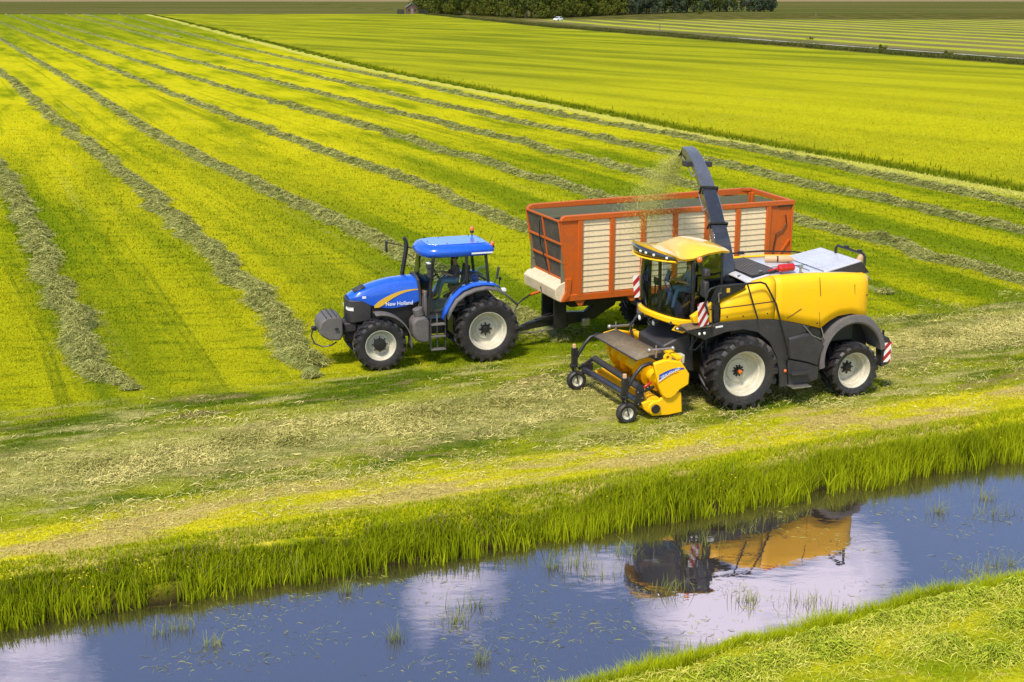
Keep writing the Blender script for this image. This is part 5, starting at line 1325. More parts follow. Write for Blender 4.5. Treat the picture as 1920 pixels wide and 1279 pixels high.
def crown_mesh(h, w, seed, mat, n=1500):
    g = np.random.default_rng(seed)
    k = 16
    cc = np.stack([g.normal(0, w * .24, k), g.normal(0, w * .24, k), h * (.22 + .70 * g.random(k))], 1)
    shrink = 1 - .5 * ((cc[:, 2] / h - .45) / .5) ** 2
    cc[:, 0] *= shrink; cc[:, 1] *= shrink
    rr = w * (.16 + .14 * g.random(k)) * np.clip(shrink, .4, 1)
    i = g.integers(0, k, n); d = g.normal(size=(n, 3)); d /= np.linalg.norm(d, axis=1)[:, None]
    p = cc[i] + d * rr[i][:, None] * (0.75 + .35 * g.random(n))[:, None]
    s = .22 + .35 * g.random(n)
    a = g.normal(size=(n, 3)); a /= np.linalg.norm(a, axis=1)[:, None]; b = np.cross(a, g.normal(size=(n, 3))); b /= np.linalg.norm(b, axis=1)[:, None]
    co = np.stack([p - a * s[:, None], p + b * s[:, None] * .7, p + a * s[:, None], p - b * s[:, None] * .7], 1).reshape(-1, 3)
    tone = np.repeat(np.clip(g.random(n) * .7 + .15 * g.normal(size=k)[i] + .15, 0, 1), 4)
    return tri_mesh('crown', co, 4, mat, tone)
kinds = []
for q, (h, w, mt) in enumerate(((15, 11, 'leaf_a'), (13, 10, 'leaf_b'), (17, 10, 'leaf_a'), (12, 9, 'leaf_c'), (9, 8, 'leaf_b'), (7, 7, 'leaf_c'))):
    tm = MB(); tm.tube([(0, 0, -.3), (.1, 0, h * .3), (.2, .1, h * .7)], [.35, .25, .10], 7)
    for k in range(4): tm.tube([(.1, 0, h * (.25 + .1 * k)), (1.5 * math.cos(k * 1.7), 1.5 * math.sin(k * 1.7), h * (.42 + .1 * k))], [.12, .05], 5)
    kinds.append((crown_mesh(h, w, 50 + q, M[mt]), tm.mesh('trunk', 'bark')))
TL = ['tall dark broadleaf tree in the wood behind the far field', 'yellow-green broadleaf tree in the wood behind the far field', 'tallest dark tree in the wood behind the far field',
      'bluish-green tree at the right part of the distant wood', 'low yellow-green tree at the near edge of the distant wood', 'small bluish bush-like tree at the thin right end of the wood']
g = np.random.default_rng(3)
fr_line = [(-42, 612), (-15, 560), (-2, 522), (9, 500), (22, 530), (50, 590), (85, 640), (128, 665)]
fx_l = [p[0] for p in fr_line]; fy_l = [p[1] for p in fr_line]
ORD = 'first second third fourth fifth sixth seventh eighth ninth tenth eleventh twelfth thirteenth fourteenth fifteenth sixteenth seventeenth eighteenth nineteenth twentieth'.split()
TENS = {20: 'twenty', 30: 'thirty', 40: 'forty'}
def ordinal(n): return ORD[n - 1] if n <= 20 else TENS[n // 10 * 10] + ('-' + ORD[n % 10 - 1] if n % 10 else 'th').replace('yth', 'ieth')
ROWN = {'front': 0, 'back': 0, 'edge': 0}
KIND = ['dark broadleaf tree', 'yellow-green broadleaf tree', 'tall dark tree', 'bluish-green tree', 'low yellow-green tree', 'small bluish tree']
ROWT = {'front': 'in the front row of the distant wood', 'back': 'in the back row of the distant wood', 'edge': 'among the low trees edging the distant wood'}
def add_tree(k, x, y, s, row='front'):
    ROWN[row] += 1
    t = thing('broadleaf_tree', '%s, %s from the hut %s' % (KIND[k], ordinal(ROWN[row]), ROWT[row]), 'tree', (x, y, -.1), g.random() * 6.28, 'trees of the distant wood')
    t.scale = (s, s, s * (.9 + .2 * g.random()))
    link(bpy.data.objects.new('crown', kinds[k][0]), t); link(bpy.data.objects.new('trunk', kinds[k][1]), t)
x = -42
while x < 120:
    y0 = interp(x, fx_l, fy_l)
    k = int(g.choice([0, 1, 4, 2])) if x < 45 else int(g.choice([0, 3, 3, 2])) 
    sc = (.75 + .35 * g.random()) * (1 if x < 90 else .75)
    add_tree(k, x, y0 + 4 + 3 * g.random(), sc)
    if x < 105: add_tree(int(g.choice([0, 2, 1] if x < 50 else [0, 3, 2])), x + 2.2, y0 + 14 + 4 * g.random(), .95 + .25 * g.random(), 'back')
    if x < 80 and g.random() < .8: add_tree(4 if x < 45 else 3, x + 1.5, y0 - 1 + 2 * g.random(), .6 + .25 * g.random(), 'edge')
    x += 4.3
for x in (121, 124.5, 128): add_tree(5, x, interp(x, fx_l, fy_l) + 3, .75 + .3 * g.random())

# brick hut by the wood
hx, hy = -44.7, 598
HU = thing('brick_hut', 'small red-brown brick hut with a pitched roof at the left end of the wood', 'hut', (hx, hy, 0), R(12)); HU.scale = (1.25, 1.25, 1.25)
b = MB(); b.box((0, 0, 1.3), (3.4, 3.0, 2.6)); b.build('wall', 'brick', HU)
b = MB(); b.prism([(-1.7, 2.6), (1.7, 2.6), (0, 3.7)], -1.49, 1.49); b.build('gable', 'brick', HU)
for s in (1, -1):
    b = MB(); b.bar((s * 2.05, 0, 2.42), (0, 0, 3.84), 3.5, .14); b.build('roof', 'rooftile', HU)
MB().box((.1, -1.52, 1.0), (.9, .06, 2.0)).build('door', 'wood', HU)
for x in (-1.0, 1.1): MB().box((x, -1.52, 1.5), (.6, .05, .7)).build('window', 'black', HU)
for k, (x, lab) in enumerate(((-4.9, 'dark slatted fence panel on the left of the brick hut'), (5.3, 'dark slatted fence panel between the brick hut and the wood'))):
    F = thing('fence_panel', lab, 'fence', (hx + x * .95, hy + x * .15, 0), R(8))
    for z in range(7): MB().box((0, 0, .25 + z * .3), (3.0 if k == 0 else 3.8, .06, .24)).build('slat', 'black', F)
    for xx in (-1.5, 1.5): MB().box((xx, .06, 1.1), (.12, .12, 2.3)).build('post', 'black', F)

# white car on the lane
C = thing('parked_car', 'white car on the pale lane in front of the distant trees', 'car', (16.0, 468, .04), R(-120))
b = MB(); b.loft([[(x, -w, z0), (x, -w * 1.02, zm), (x, -w * .92, z1), (x, w * .92, z1), (x, w * 1.02, zm), (x, w, z0)] for x, w, z0, zm, z1 in ((-2.2, .78, .4, .6, .85), (-2.05, .86, .25, .6, .98), (-1, .88, .22, .6, 1.0), (.6, .88, .22, .6, 1.0), (1.6, .86, .22, .6, .88), (2.15, .74, .35, .5, .7))]); b.build('body', 'carwhite', C)
b = MB(); b.loft([[(x, -w, .98), (x + dx, -w * .8, z), (x + dx, w * .8, z), (x, w, .98)] for x, dx, w, z in ((-2.0, .25, .82, 1.30), (-1.4, 0, .83, 1.46), (.1, -.1, .83, 1.47), (1.1, -.6, .80, 1.30))]); b.build('cabin', 'carwhite', C)
for s in (1, -1): MB().prism([(-1.7, 1.0), (-1.4, 1.36), (-.1, 1.38), (.7, 1.0)], s * .80, s * .84).build('window', 'black', C)
b = MB(); b.add([(1.12, .66, 1.0), (1.12, -.66, 1.0), (.52, -.60, 1.34), (.52, .60, 1.34)], [(0, 1, 2, 3)]); b.build('windscreen', 'black', C)
for x in (-1.3, 1.35):
    for s in (1, -1): b = MB(); b.cyl((x, s * .70, .31), (x, s * .90, .31), .31, 14); b.build('wheel', 'rubber', C)
for s in (1, -1): MB().box((2.08, s * .58, .66), (.08, .28, .12)).build('headlight', 'lens', C)
P_ = [(38.5, 350, 'thin wooden post beside the far ditch, left of the striped hay field'), (123, 545, 'thin wooden post at the back of the striped hay field')]
for x, y, lab in P_:
    b = MB(); b.cyl((0, 0, 0), (0, 0, 1.9), .12, 8); b.cyl((0, 0, 1.9), (0, 0, 1.98), .09, 8); o = b.build('wooden_post', 'wood'); o.location = (x, y, 0); tag(o, lab, 'post')

# ================================================================== LOOSE GRASS
def strands(cx, cy, cz, L, lift, width, g, ang=None, angs=1.6, curve=.35):
    """bent flat strands; returns vertices (4 per face, 2 faces each)"""
    n = len(cx)
    a = g.random(n) * math.pi if ang is None else ang + g.normal(size=n) * angs
    dx, dy = np.cos(a), np.sin(a); l = L * (.5 + g.random(n)); bend = g.normal(size=n) * curve
    w = width * (.6 + .8 * g.random(n)); wx, wy = -dy * w, dx * w
    z0 = cz + g.random(n) * .01; z1 = cz + np.abs(g.normal(size=n)) * lift; z2 = cz + g.normal(size=n) * lift * .6
    p0 = np.stack([cx - dx * l * .5, cy - dy * l * .5, z0], 1); p1 = np.stack([cx - dy * bend * l * .4, cy + dx * bend * l * .4, z1 + .01], 1)
    p2 = np.stack([cx + dx * l * .5, cy + dy * l * .5, np.maximum(z2, cz)], 1)
    W = np.stack([wx, wy, g.normal(size=n) * w * .8], 1)
    return np.concatenate([np.stack([p0 - W * .4, p0 + W * .4, p1 + W, p1 - W], 1), np.stack([p1 - W, p1 + W, p2 + W * .3, p2 - W * .3], 1)], 0).reshape(-1, 3)
def hay_mat(name, c1, c2, c3):
    m, nt, b = new_mat(name); N = nt.nodes; L = nt.links
    a = N.new('ShaderNodeAttribute'); a.attribute_name = 'tone'
    r = N.new('ShaderNodeValToRGB'); r.color_ramp.elements[0].color = (*c1, 1); r.color_ramp.elements[1].color = (*c3, 1)
    e = r.color_ramp.elements.new(.5); e.color = (*c2, 1)
    geo = N.new('ShaderNodeNewGeometry'); nz_ = N.new('ShaderNodeTexNoise'); nz_.inputs['Scale'].default_value = 1.1; nz_.inputs['Detail'].default_value = 6; nz_.inputs['Roughness'].default_value = .7
    L.new(geo.outputs['Position'], nz_.inputs['Vector'])
    ad = N.new('ShaderNodeMath'); ad.operation = 'ADD'; L.new(a.outputs['Fac'], ad.inputs[0])
    mr = N.new('ShaderNodeMapRange'); mr.inputs['To Min'].default_value = -.6; mr.inputs['To Max'].default_value = .6; L.new(nz_.outputs['Fac'], mr.inputs['Value']); L.new(mr.outputs[0], ad.inputs[1])
    L.new(ad.outputs[0], r.inputs['Fac']); L.new(r.outputs[0], b.inputs['Base Color']); b.inputs['Roughness'].default_value = .75; b.inputs['Specular IOR Level'].default_value = .2
    return m
M['hay'] = hay_mat('wilted_cut_grass', (0.15, 0.15, 0.025), (0.34, 0.32, 0.08), (0.62, 0.54, 0.19))
M['rowhay'] = hay_mat('windrow_stems', (0.09, 0.105, 0.018), (0.23, 0.24, 0.055), (0.44, 0.42, 0.13))
M['haycore'] = hay_mat('cut_grass_heap', (0.06, 0.075, 0.013), (0.16, 0.18, 0.04), (0.31, 0.32, 0.09))
WL_LAB = ['leftmost thick row of cut grass ending at the left headland', 'second row of cut grass from the left, ending in front of the tractor weight', 'row of cut grass running in behind the blue tractor and under the trailer drawbar',
          'row of cut grass meeting the front end of the orange trailer', 'row of cut grass running behind the orange trailer at its left half', 'row of cut grass passing just behind the trailer and out at the right edge',
          'second row from the far field edge, passing behind the spout tip', 'furthest row of cut grass, nearest to the unmown meadow edge']
def resample(pl, step_fn):
    P = np.array(sorted(pl, key=lambda q: q[1]), float)
    # smooth with a Catmull-like chord interpolation over y
    s = np.concatenate([[0], np.cumsum(np.hypot(*np.diff(P, axis=0).T))]); t = 0; T_ = [0]
    while t < s[-1]:
        y = np.interp(t, s, P[:, 1]); t += step_fn(y); T_.append(min(t, s[-1]))
    T_ = np.array(T_)
    k = np.arange(-2, 3)
    def ev(t): return np.stack([np.interp(t, s, P[:, 0]), np.interp(t, s, P[:, 1])], 1)
    off = np.clip(.22 * s[-1] * 0 + np.interp(T_, s, np.gradient(s)) * .35, 0, 60)
    acc = sum(ev(np.clip(T_ + o_ * off * .5, 0, s[-1])) for o_ in k) / len(k)
    acc[0] = P[0]; acc[-1] = P[-1]
    return acc
def windrow(pl, label, idx, width=.62, height=.30, near_break=None):
    g = np.random.default_rng(100 + idx)
    C_ = resample(pl, lambda y: .16 if y < 60 else (.3 if y < 100 else y / 220))
    t = np.gradient(C_, axis=0); t /= np.linalg.norm(t, axis=1)[:, None]; nrm = np.stack([-t[:, 1], t[:, 0]], 1)
    sarc = np.concatenate([[0], np.cumsum(np.hypot(*np.diff(C_, axis=0).T))])
    endf = np.clip((sarc) / 1.6, 0.25, 1)                        # near end thins out
    wander = (vnoise(sarc, sarc * 0, .35, idx) - .5) * .6 + (vnoise(sarc, sarc * 0, 1.3, idx + 9) - .5) * .4
    wl = width * (.75 + .55 * vnoise(sarc, sarc * 0, 1.1, idx + 20)) * endf; wr_ = width * (.75 + .55 * vnoise(sarc, sarc * 0, 1.3, idx + 30)) * endf
    us = np.linspace(-1, 1, 13); wl = wl * (.7 + .6 * vnoise(sarc, sarc * 0, 2.3, idx + 50)); wr_ = wr_ * (.7 + .6 * vnoise(sarc, sarc * 0, 2.1, idx + 60))
    hh = height * (.55 + .75 * vnoise(sarc, sarc * 0, .9, idx + 40)) * endf
    rows = []
    for u in us:
        off = np.where(u < 0, u * wl, u * wr_) + wander
        px = C_[:, 0] + nrm[:, 0] * off; py = C_[:, 1] + nrm[:, 1] * off
        lump = .45 + 1.1 * fbm(px, py, 2.6, idx + 3, 3)
        z = ground_z(px, py) + hh * (1 - abs(u) ** 1.8) * lump - (.05 if abs(u) == 1 else 0)
        rows.append(np.stack([px, py, z], 1))
    V = np.stack(rows, 1); n, m = V.shape[:2]
    ii = np.arange(n * m).reshape(n, m)
    F = np.stack([ii[:-1, :-1], ii[:-1, 1:], ii[1:, 1:], ii[1:, :-1]], -1).reshape(-1, 4)
    tone = .5 + .5 * (fbm(V[..., 0], V[..., 1], 3.5, 5, 3) - .5)
    o = bpy.data.objects.new('windrow', tri_mesh('windrow', V.reshape(-1, 3), 4, M['haycore'], tone.ravel(), F, True)); link(o)
    tag(o, label, 'windrow', 'rows of cut grass on the mown field')
    # strands on top
    yl = np.minimum(C_[:, 1], 200); dens = np.interp(yl, [30, 50, 80, 130, 200], [900, 600, 240, 60, 10]) * np.gradient(sarc)
    cnt = g.poisson(dens); i = np.repeat(np.arange(n), cnt); N_ = len(i)
    u = np.clip(g.normal(size=N_) * .55, -1.5, 1.5)
    j = np.clip(((u + 1) / 2 * (m - 1)).round().astype(int), 0, m - 1)
    base = V[i, j]; ex = np.where(np.abs(u) > 1, (np.abs(u) - 1) * width * .6 * np.sign(u), 0)
    cx = base[:, 0] + nrm[i, 0] * ex + g.normal(size=N_) * .08; cy = base[:, 1] + nrm[i, 1] * ex + g.normal(size=N_) * .08
    cz = base[:, 2] + .01; cz = np.where(np.abs(u) > 1, ground_z(cx, cy) + .015, cz)
    far = np.interp(cy, [35, 150], [1, 2.6])
    co = strands(cx, cy, cz, .20 * far, .05, .0065 * far, g, ang=R(5), angs=.8)
    tn_ = np.clip(g.random(N_) * .75 + .2, 0, 1); tone = np.concatenate([np.repeat(tn_, 4)] * 2)
    s_ = bpy.data.objects.new('loose_strands', tri_mesh('loose_strands', co, 4, M['rowhay'], tone)); link(s_, o); s_['kind'] = 'stuff'
    return o
for i in range(8):
    pl = WR[i]
    windrow(pl, WL_LAB[i], i, width=.45 if i < 3 else .38, height=.25)
windrow([(-190.3, 598.4), (-150, 497), (-111.3, 395.1), (-73.9, 301.2)], 'short distant row of cut grass that stops midway up the mown field', 8, width=.6, height=.3)
# low raked rows of the striped far field
g = np.random.default_rng(77)
# scattered hay on the headland and around
def patch_strands(name, label, n, fx, L=.24, w=.008, seed=5, mat='hay', lift=.03, cat='cut grass', angs=1.0, ang=R(24)):
    g = np.random.default_rng(seed)
    cx, cy = fx(g, n); cz = ground_z(cx, cy) + .012
    co = strands(cx, cy, cz, L, lift, w, g, ang=ang, angs=angs)
    tn_ = np.clip(g.random(len(cx)) * .8 + .35, 0, 1); tone = np.concatenate([np.repeat(tn_, 4)] * 2)
    o = bpy.data.objects.new(name, tri_mesh(name, co, 4, M[mat], tone)); link(o); tag(o, label, cat, kind='stuff'); return o
def swath_pts(g, n):
    n3 = n * 4
    x = g.random(n3) * 44 - 17; sy = np.interp(x, [p[0] for p in SWATH], [p[1] for p in SWATH]); off = g.normal(size=n3) * np.where(g.random(n3) < .65, .55, 1.9) - .2
    y = sy + off
    keep = g.random(n3) < np.clip((fbm(x * .6 + y * .25, y * 1.3 - x * .5, .9, 4) - .47) * 5.0, .02, 1)
    return x[keep][:n], y[keep][:n]
patch_strands('scattered_hay', 'pale scattered hay lying along the headland in front of the machines', 60000, swath_pts, L=.19, w=.0055, lift=.035)
def sw2(g, n):
    x = g.random(n) * 40 - 14; y = far_y(x) + .9 + np.abs(g.normal(size=n)) * 3.0 + .8
    k = g.random(n) < np.clip((fbm(x + y * .3, y * 1.5 - x * .5, .8, 14) - .46) * 4, .03, 1)
    return x[k], y[k]
patch_strands('dry_grass', 'dry yellow grass cuttings lying on the verge beside the reeds', 42000, sw2, L=.12, w=.0045, seed=8, lift=.03)
def sw3(g, n):
    x = g.random(n) * 13 + .5; y = 18.25 + .475 * x - .55 - np.abs(g.normal(size=n)) * 1.6
    k = g.random(n) < np.clip((fbm(x + y * .3, y * 1.5 - x * .5, 1.1, 24) - .36) * 3, .08, 1)
    return x[k], y[k]
M['greenhay'] = hay_mat('fresh_cut_grass', (0.16, 0.23, 0.008), (0.36, 0.41, 0.02), (0.58, 0.54, 0.10))
patch_strands('cut_grass_heap', 'fresh green cut grass heaped on the verge in the bottom right corner', 26000, sw3, L=.17, w=.0038, seed=9, mat='greenhay', lift=.05)

# chunky heaps lying in the swath
def heaps(name, label, cat, pts, mat, seed):
    g = np.random.default_rng(seed); A = []
    for (x, y, r, h, n) in pts:
        u = g.normal(size=(n, 2)) * r * .5
        cx = x + u[:, 0] * 1.7 * .93 - u[:, 1] * .36; cy = y + u[:, 0] * 1.7 * .36 + u[:, 1] * .93
        cz = ground_z(cx, cy) + h * np.exp(-(u ** 2).sum(1) / (r * .6) ** 2) * g.random(n)
        A.append(strands(cx, cy, cz, .17, .03, .0055, g, ang=R(20), angs=1.2))
    co = np.concatenate(A); tone = np.repeat(g.random(len(co) // 4) * .7 + .05, 4)
    o = bpy.data.objects.new(name, tri_mesh(name, co, 4, M[mat], tone)); link(o); tag(o, label, cat, kind='stuff')
heaps('hay_clumps', 'thicker clumps of wilted grass dotted along the hay on the headland', 'cut grass', [(-9.3, 27.6, .7, .16, 900), (-6.4, 29.3, .6, .16, 900), (-5.2, 29.2, .45, .16, 700), (-2.3, 31.3, .8, .2, 1500), (-.2, 32.1, .6, .14, 900), (1.2, 39.2, 1.0, .12, 900), (13.2, 39.0, .9, .22, 1400), (2.4, 29.4, .5, .08, 500)], 'hay', 31)
heaps('green_heap_row', 'low heap row of fresh green grass along the near ditch verge', 'cut grass', [(x, 18.25 + .475 * x - dy, .35, .16, 900) for x, dy in ((4.2, 1.5), (5.2, 1.6), (6.3, 1.0), (6.8, 1.2), (7.6, 1.1), (8.2, 1.0), (7.0, 2.3), (8.6, 2.2), (5.0, .9), (3.4, 1.4), (7.7, 3.0), (9.0, 1.0), (9.0, 3.1))], 'greenhay', 32)

# ================================================================== STANDING GRASS AND REEDS
def blades(x, y, z, h, w, lean, g, segs=3, ang=None, name='b'):
    """upright tapering blades that curve over; quads, (n*segs*4,3) vertices plus relative height per vertex"""
    n = len(x)
    a = g.random(n) * 2 * math.pi; dx, dy = np.cos(a), np.sin(a)
    f = g.random(n) * math.pi; wx, wy = np.cos(f) * w, np.sin(f) * w
    out = []; hs = []
    prev = None
    for k in range(segs + 1):
        t = k / segs; c = lean * t * t
        p = np.stack([x + dx * c * h, y + dy * c * h, z + h * (t - .25 * lean * t * t)], 1); q = (1 - t ** 1.6) + .06
        L_ = p - np.stack([wx * q, wy * q, 0 * wx], 1); R_ = p + np.stack([wx * q, wy * q, 0 * wx], 1)
        if prev is not None:
            out.append(np.stack([prev[0], prev[1], R_, L_], 1)); hs.append(np.stack([np.full(n, prev[2]), np.full(n, prev[2]), np.full(n, t), np.full(n, t)], 1))
        prev = (L_, R_, t)
    return np.concatenate(out).reshape(-1, 3), np.concatenate(hs).reshape(-1)
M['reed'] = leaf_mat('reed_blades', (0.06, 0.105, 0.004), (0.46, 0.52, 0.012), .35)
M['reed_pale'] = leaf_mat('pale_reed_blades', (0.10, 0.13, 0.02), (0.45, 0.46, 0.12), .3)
def reed_bed(name, label, n, fpos, hfn, seed, mat='reed', w=.011, lean=.35, cat='reeds', tb=.0, segs=3):
    g = np.random.default_rng(seed)
    x, y = fpos(g, n); z = np.maximum(ground_z(x, y), WL - .05) - .01; n = len(x)
    h = hfn(g, x, y); ln = np.abs(g.normal(size=n)) * lean
    co, hh = blades(x, y, z, h, w * (.6 + .7 * g.random(n)), ln, g, segs)
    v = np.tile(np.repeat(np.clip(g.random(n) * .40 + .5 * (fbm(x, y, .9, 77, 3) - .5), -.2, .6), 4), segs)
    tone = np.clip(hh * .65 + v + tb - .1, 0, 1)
    o = bpy.data.objects.new(name, tri_mesh(name, co, 4, M[mat], tone)); link(o); tag(o, label, cat, kind='stuff'); return o
def bank_x(g, n, lo=-13.5, hi=19.5): return lo + (hi - lo) * g.random(n)
def reed_pos(g, n):
    x = bank_x(g, n * 2); v = .66 * g.random(n * 2) ** .8 - .02 + (vnoise(x, x * 0, 1.1, 6) - .5) * .35
    keep = g.random(n * 2) < np.clip(.25 + 1.5 * (fbm(x * 1.4, v * 2.0, 1.0, 11) - .25), .1, 1)
    x, v = x[keep][:n], v[keep][:n]
    return x, far_y(x) + v / .9354
def reed_h(g, x, y):
    v = v_far(x, y); base = np.interp(v, [0, .35, .9], [.34, .28, .12])
    right = np.interp(x, [-10, 0, 8, 16], [.8, .85, 1.2, 1.3])
    return base * right * (.45 + .85 * g.random(len(x)) ** 1.3) * (.5 + .55 * vnoise(x, y, 1.4, 8) + .5 * vnoise(x, y, .45, 18))
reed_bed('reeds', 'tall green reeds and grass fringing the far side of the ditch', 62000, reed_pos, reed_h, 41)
def tall_pos(g, n):
    c = bank_x(g, 330); i = g.integers(0, 330, n); x = c[i] + g.normal(size=n) * .12; v = (.45 * g.random(330) ** 1.5)[i] * -1 + g.normal(size=n) * .09 + .08
    return x, far_y(x) + v / .9354
reed_bed('reed_clumps', 'slender reed clumps standing at the far waterline', 7500, tall_pos, lambda g, x, y: (.22 + .40 * g.random(len(x)) ** 1.4) * np.interp(x, [-10, 10], [.85, 1.15]), 42, w=.012, lean=.25, tb=.12)
def top_pos(g, n):
    x = bank_x(g, n); v = .7 + g.random(n) ** 1.5 * .7
    return x, far_y(x) + v / .9354
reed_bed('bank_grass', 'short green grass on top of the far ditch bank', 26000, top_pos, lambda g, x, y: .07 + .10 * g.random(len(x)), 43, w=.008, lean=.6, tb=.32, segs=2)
M['stalk'] = leaf_mat('dead_stalks', (0.16, 0.11, 0.04), (0.42, 0.33, 0.15), .2)
reed_bed('dead_stalks', 'dry brown stalks and seed heads mixed among the far bank reeds', 2600, reed_pos, lambda g, x, y: .12 + .30 * g.random(len(x)), 48, mat='stalk', w=.006, lean=.5, segs=2)
def near_pos(g, n):
    x = 1.0 - 3.0 + 16 * g.random(n); v = g.random(n) * .75 - .12
    y = 18.25 + .475 * x - v / .9033
    k = y > 15.5
    return x[k], y[k]
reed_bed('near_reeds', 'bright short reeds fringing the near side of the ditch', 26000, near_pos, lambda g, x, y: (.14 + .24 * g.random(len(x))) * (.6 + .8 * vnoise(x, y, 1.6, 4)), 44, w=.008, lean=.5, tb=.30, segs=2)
def clump_pos(cs, r):
    def f(g, n):
        c = np.array(cs); i = g.integers(0, len(c), n)
        return c[i, 0] + g.normal(size=n) * r * c[i, 2], c[i, 1] + g.normal(size=n) * r * .4 * c[i, 2]
    return f
def pix(px, py, z):
    u = px - 960; v = py - 639.5; th = R(15.02); r = (u, 2450 * math.cos(th) - v * math.sin(th), -(2450 * math.sin(th) + v * math.cos(th))); t = (z - 10.3) / r[2]
    return r[0] * t, r[1] * t
em = [(*pix(px, py, WL), s) for px, py, s in ((880, 1140, .7), (860, 1165, .5), (1130, 1080, .7), (1090, 1060, .5), (1330, 1020, .8), (1405, 1000, .7), (1250, 1110, .7), (1400, 1125, .5), (1885, 965, .9), (1760, 960, .4), (1850, 935, .4), (305, 1190, .3), (400, 1210, .3), (340, 1180, .3), (560, 1085, .3), (740, 1200, .25), (900, 1240, .3), (1240, 1240, .6), (1265, 1220, .5), (1320, 1230, .5), (1515, 1130, .8), (1560, 1150, .6), (1600, 1155, .5), (1690, 1130, .4), (1850, 1080, .9), (1880, 1060, .5), (650, 1110, .3), (1040, 1065, .4), (1290, 1040, .6), (1175, 1040, .5))]
reed_bed('emergent_reeds', 'sparse reed blades standing in the open ditch water', 1500, clump_pos(em, .34), lambda g, x, y: .12 + .36 * g.random(len(x)), 45, mat='reed_pale', w=.0055, lean=.45, tb=.05)
# pale strands afloat
g = np.random.default_rng(51)
fc = [pix(px, py, WL) for px, py in ((330, 1250), (420, 1150), (480, 1170), (560, 1130), (700, 1090), (860, 1170), (900, 1200), (1010, 1110), (1030, 1160), (930, 1240), (600, 1190), (520, 1230), (1120, 1160), (1040, 1200), (1180, 1180), (820, 1100), (1230, 1130), (1500, 1000), (1560, 1010), (1600, 1030), (1480, 960), (1370, 1100), (1680, 960), (1790, 990), (1870, 1040), (1820, 1060), (740, 1130), (380, 1230), (1000, 1250), (800, 1250), (1310, 1170), (1440, 1130), (1640, 1100), (1560, 1180), (1850, 970))]
N_ = 1500; i = g.integers(0, len(fc), N_); fc = np.array(fc)
cx = fc[i, 0] + g.normal(size=N_) * .40; cy = fc[i, 1] + g.normal(size=N_) * .26
keep = (v_far(cx, cy) < -.1) & (v_near(cx, cy) < -.1); cx, cy = cx[keep], cy[keep]
co = strands(cx, cy, np.full(len(cx), WL + .004), .12, .002, .0032, g, angs=3)
o = bpy.data.objects.new('floating_grass', tri_mesh('floating_grass', co, 4, M['reed_pale'], np.tile(np.repeat(.35 + .6 * g.random(len(cx)), 4), 2))); link(o); tag(o, 'pale cut grass strands afloat on the ditch water', 'floating grass', kind='stuff')
# submerged weed seen through the surface as brownish mats by the bank
# buttercups
g = np.random.default_rng(61); B = MB()
spots = [(-9.2, 21.9, 6), (-7.9, 22.0, 10), (-6.9, 22.6, 5), (-6.0, 22.9, 3), (-4.6, 23.6, 6), (-3.5, 24.0, 9), (-2.5, 24.2, 3), (-.2, 25.4, 8), (.6, 25.5, 3), (2.2, 26.2, 2), (4.4, 26.9, 6), (5.0, 27.1, 5), (8.0, 28.3, 2), (10, 29.2, 2), (12, 29.6, 2), (3.9, 18.6, 6)]
for (x, y, k) in spots:
    for _ in range(k):
        a = x + g.normal() * .28; b_ = y + g.normal() * .18; z = float(ground_z(a, b_)) + .28 + .12 * g.random(); r_ = .016 + .008 * g.random()
        B.add([(a + r_, b_, z), (a, b_ + r_, z + .01), (a - r_, b_, z), (a, b_ - r_, z + .01), (a, b_, z + .018)], [(0, 1, 4), (1, 2, 4), (2, 3, 4), (3, 0, 4)])
o = B.build('buttercups', 'petal'); tag(o, 'small yellow buttercups scattered along the far bank top', 'flowers', kind='stuff')

# ---- short stubble and tufts over the near meadow, coloured by the same material as the ground
def tufts(name, label, n, fpos, h, w, seed, lean=.7):
    g = np.random.default_rng(seed); x, y = fpos(g, n)
    ok = (v_far(x, y) > 1.0) | (v_near(x, y) > .5); x, y = x[ok], y[ok]; n = len(x)
    z = ground_z(x, y) - .005; d = np.sqrt(x * x + y * y)
    sc = np.interp(d, [18, 30, 60], [.8, 1.0, 1.7])
    patch = .55 + .9 * fbm(x, y, .8, 33, 3)
    co, hh = blades(x, y, z, h * sc * patch * (.5 + g.random(n)), w * sc * (.6 + .8 * g.random(n)), lean * g.random(n) + .2, g, 1)
    X = np.tile(np.repeat(x, 4), 1); Y = np.tile(np.repeat(y, 4), 1)
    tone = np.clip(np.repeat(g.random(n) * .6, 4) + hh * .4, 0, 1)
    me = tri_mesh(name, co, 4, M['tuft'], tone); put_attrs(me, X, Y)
    o = bpy.data.objects.new(name, me); link(o); tag(o, label, 'grass', kind='stuff')
def tp_near(g, n):
    y = 22 + 28 * g.random(n) ** 1.15 + np.maximum(g.normal(size=n), 0) * 3; x = (g.random(n) - .5) * 2 * (.40 * y + 2.5)
    k = g.random(n) < np.clip((54 - y) / 12, 0, 1)
    return x[k], y[k]
tufts('short_grass', 'short mown grass blades covering the near meadow and headland', 360000, tp_near, .042, .010, 71)
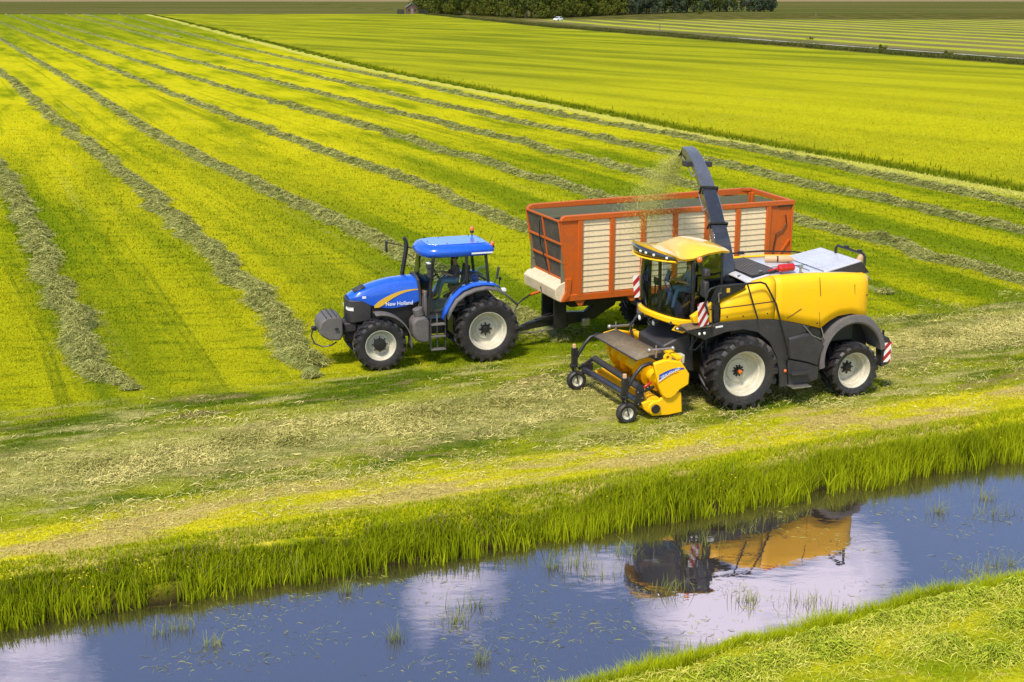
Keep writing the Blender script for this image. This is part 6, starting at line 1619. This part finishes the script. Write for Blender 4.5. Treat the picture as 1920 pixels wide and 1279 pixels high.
def tp_corner(g, n):
    x = g.random(n) * 12; y = 18.25 + .475 * x - .4 - g.random(n) * 4.5
    return x, y
tufts('verge_grass', 'short grass blades on the near verge below the ditch', 42000, tp_corner, .06, .006, 72)
def tp_mid(g, n):
    y = 40 + 100 * g.random(n) ** 1.3; x = (g.random(n) - .5) * 2 * (.40 * y + 3)
    k = g.random(n) < np.clip((y - 40) / 14, 0, 1) * np.clip((140 - y) / 50, 0, 1)
    return x[k], y[k]
tufts('stubble', 'short grass stubble of the middle of the mown field', 230000, tp_mid, .06, .014, 73)
# tall grass along the field edge and weeds on the second ditch
def edge_pos(g, n):
    y = 45 + (480 - 45) * g.random(n) ** 2.2; x = line_x(EDGE, y) + .9 + g.normal(size=n) * .55
    return x, y
reed_bed('edge_grass', 'dark tall grass strip along the edge between the mown field and the next meadow', 42000, edge_pos, lambda g, x, y: (.22 + .25 * g.random(len(x))), 46, mat='reed', w=.03, lean=.4, tb=-.15, segs=2)
M['weed'] = leaf_mat('weed_leaves', (0.04, 0.055, 0.012), (0.16, 0.16, 0.04), .2)
def ditch_pos(g, n):
    y = 120 + 460 * g.random(n) ** 1.5; x = line_x(DITCH2, y) + 1 + 10 * g.random(n)
    k = x > -1e9
    return x[k], y[k]
reed_bed('ditch_weeds', 'brownish green weeds filling the far ditch band', 70000, ditch_pos, lambda g, x, y: (.25 + .55 * g.random(len(x)) * (.3 + vnoise(x, y, .12, 5))), 47, mat='weed', w=.07, lean=.5, segs=2)
# a few bushes in the far ditch
g = np.random.default_rng(66)
for k, (px, py, s, lab) in enumerate(((1652, 97, .16, 'round dark bush in the far ditch band, left of two'), (1775, 110, .16, 'round dark bush in the far ditch band, right of two'), (1312, 27, .22, 'tiny bush in front of the wood at the striped field corner'), (1520, 75, .10, 'tiny bush beside the strip of far ditch water'))):
    x, y = pix(px, py, 0)
    t = thing('bush', lab, 'bush', (x, y, -.2)); t.scale = (s * 1.3, s * 1.3, s)
    link(bpy.data.objects.new('crown', kinds[4][0]), t); link(bpy.data.objects.new('trunk', kinds[4][1]), t)
scene.render.film_transparent = False
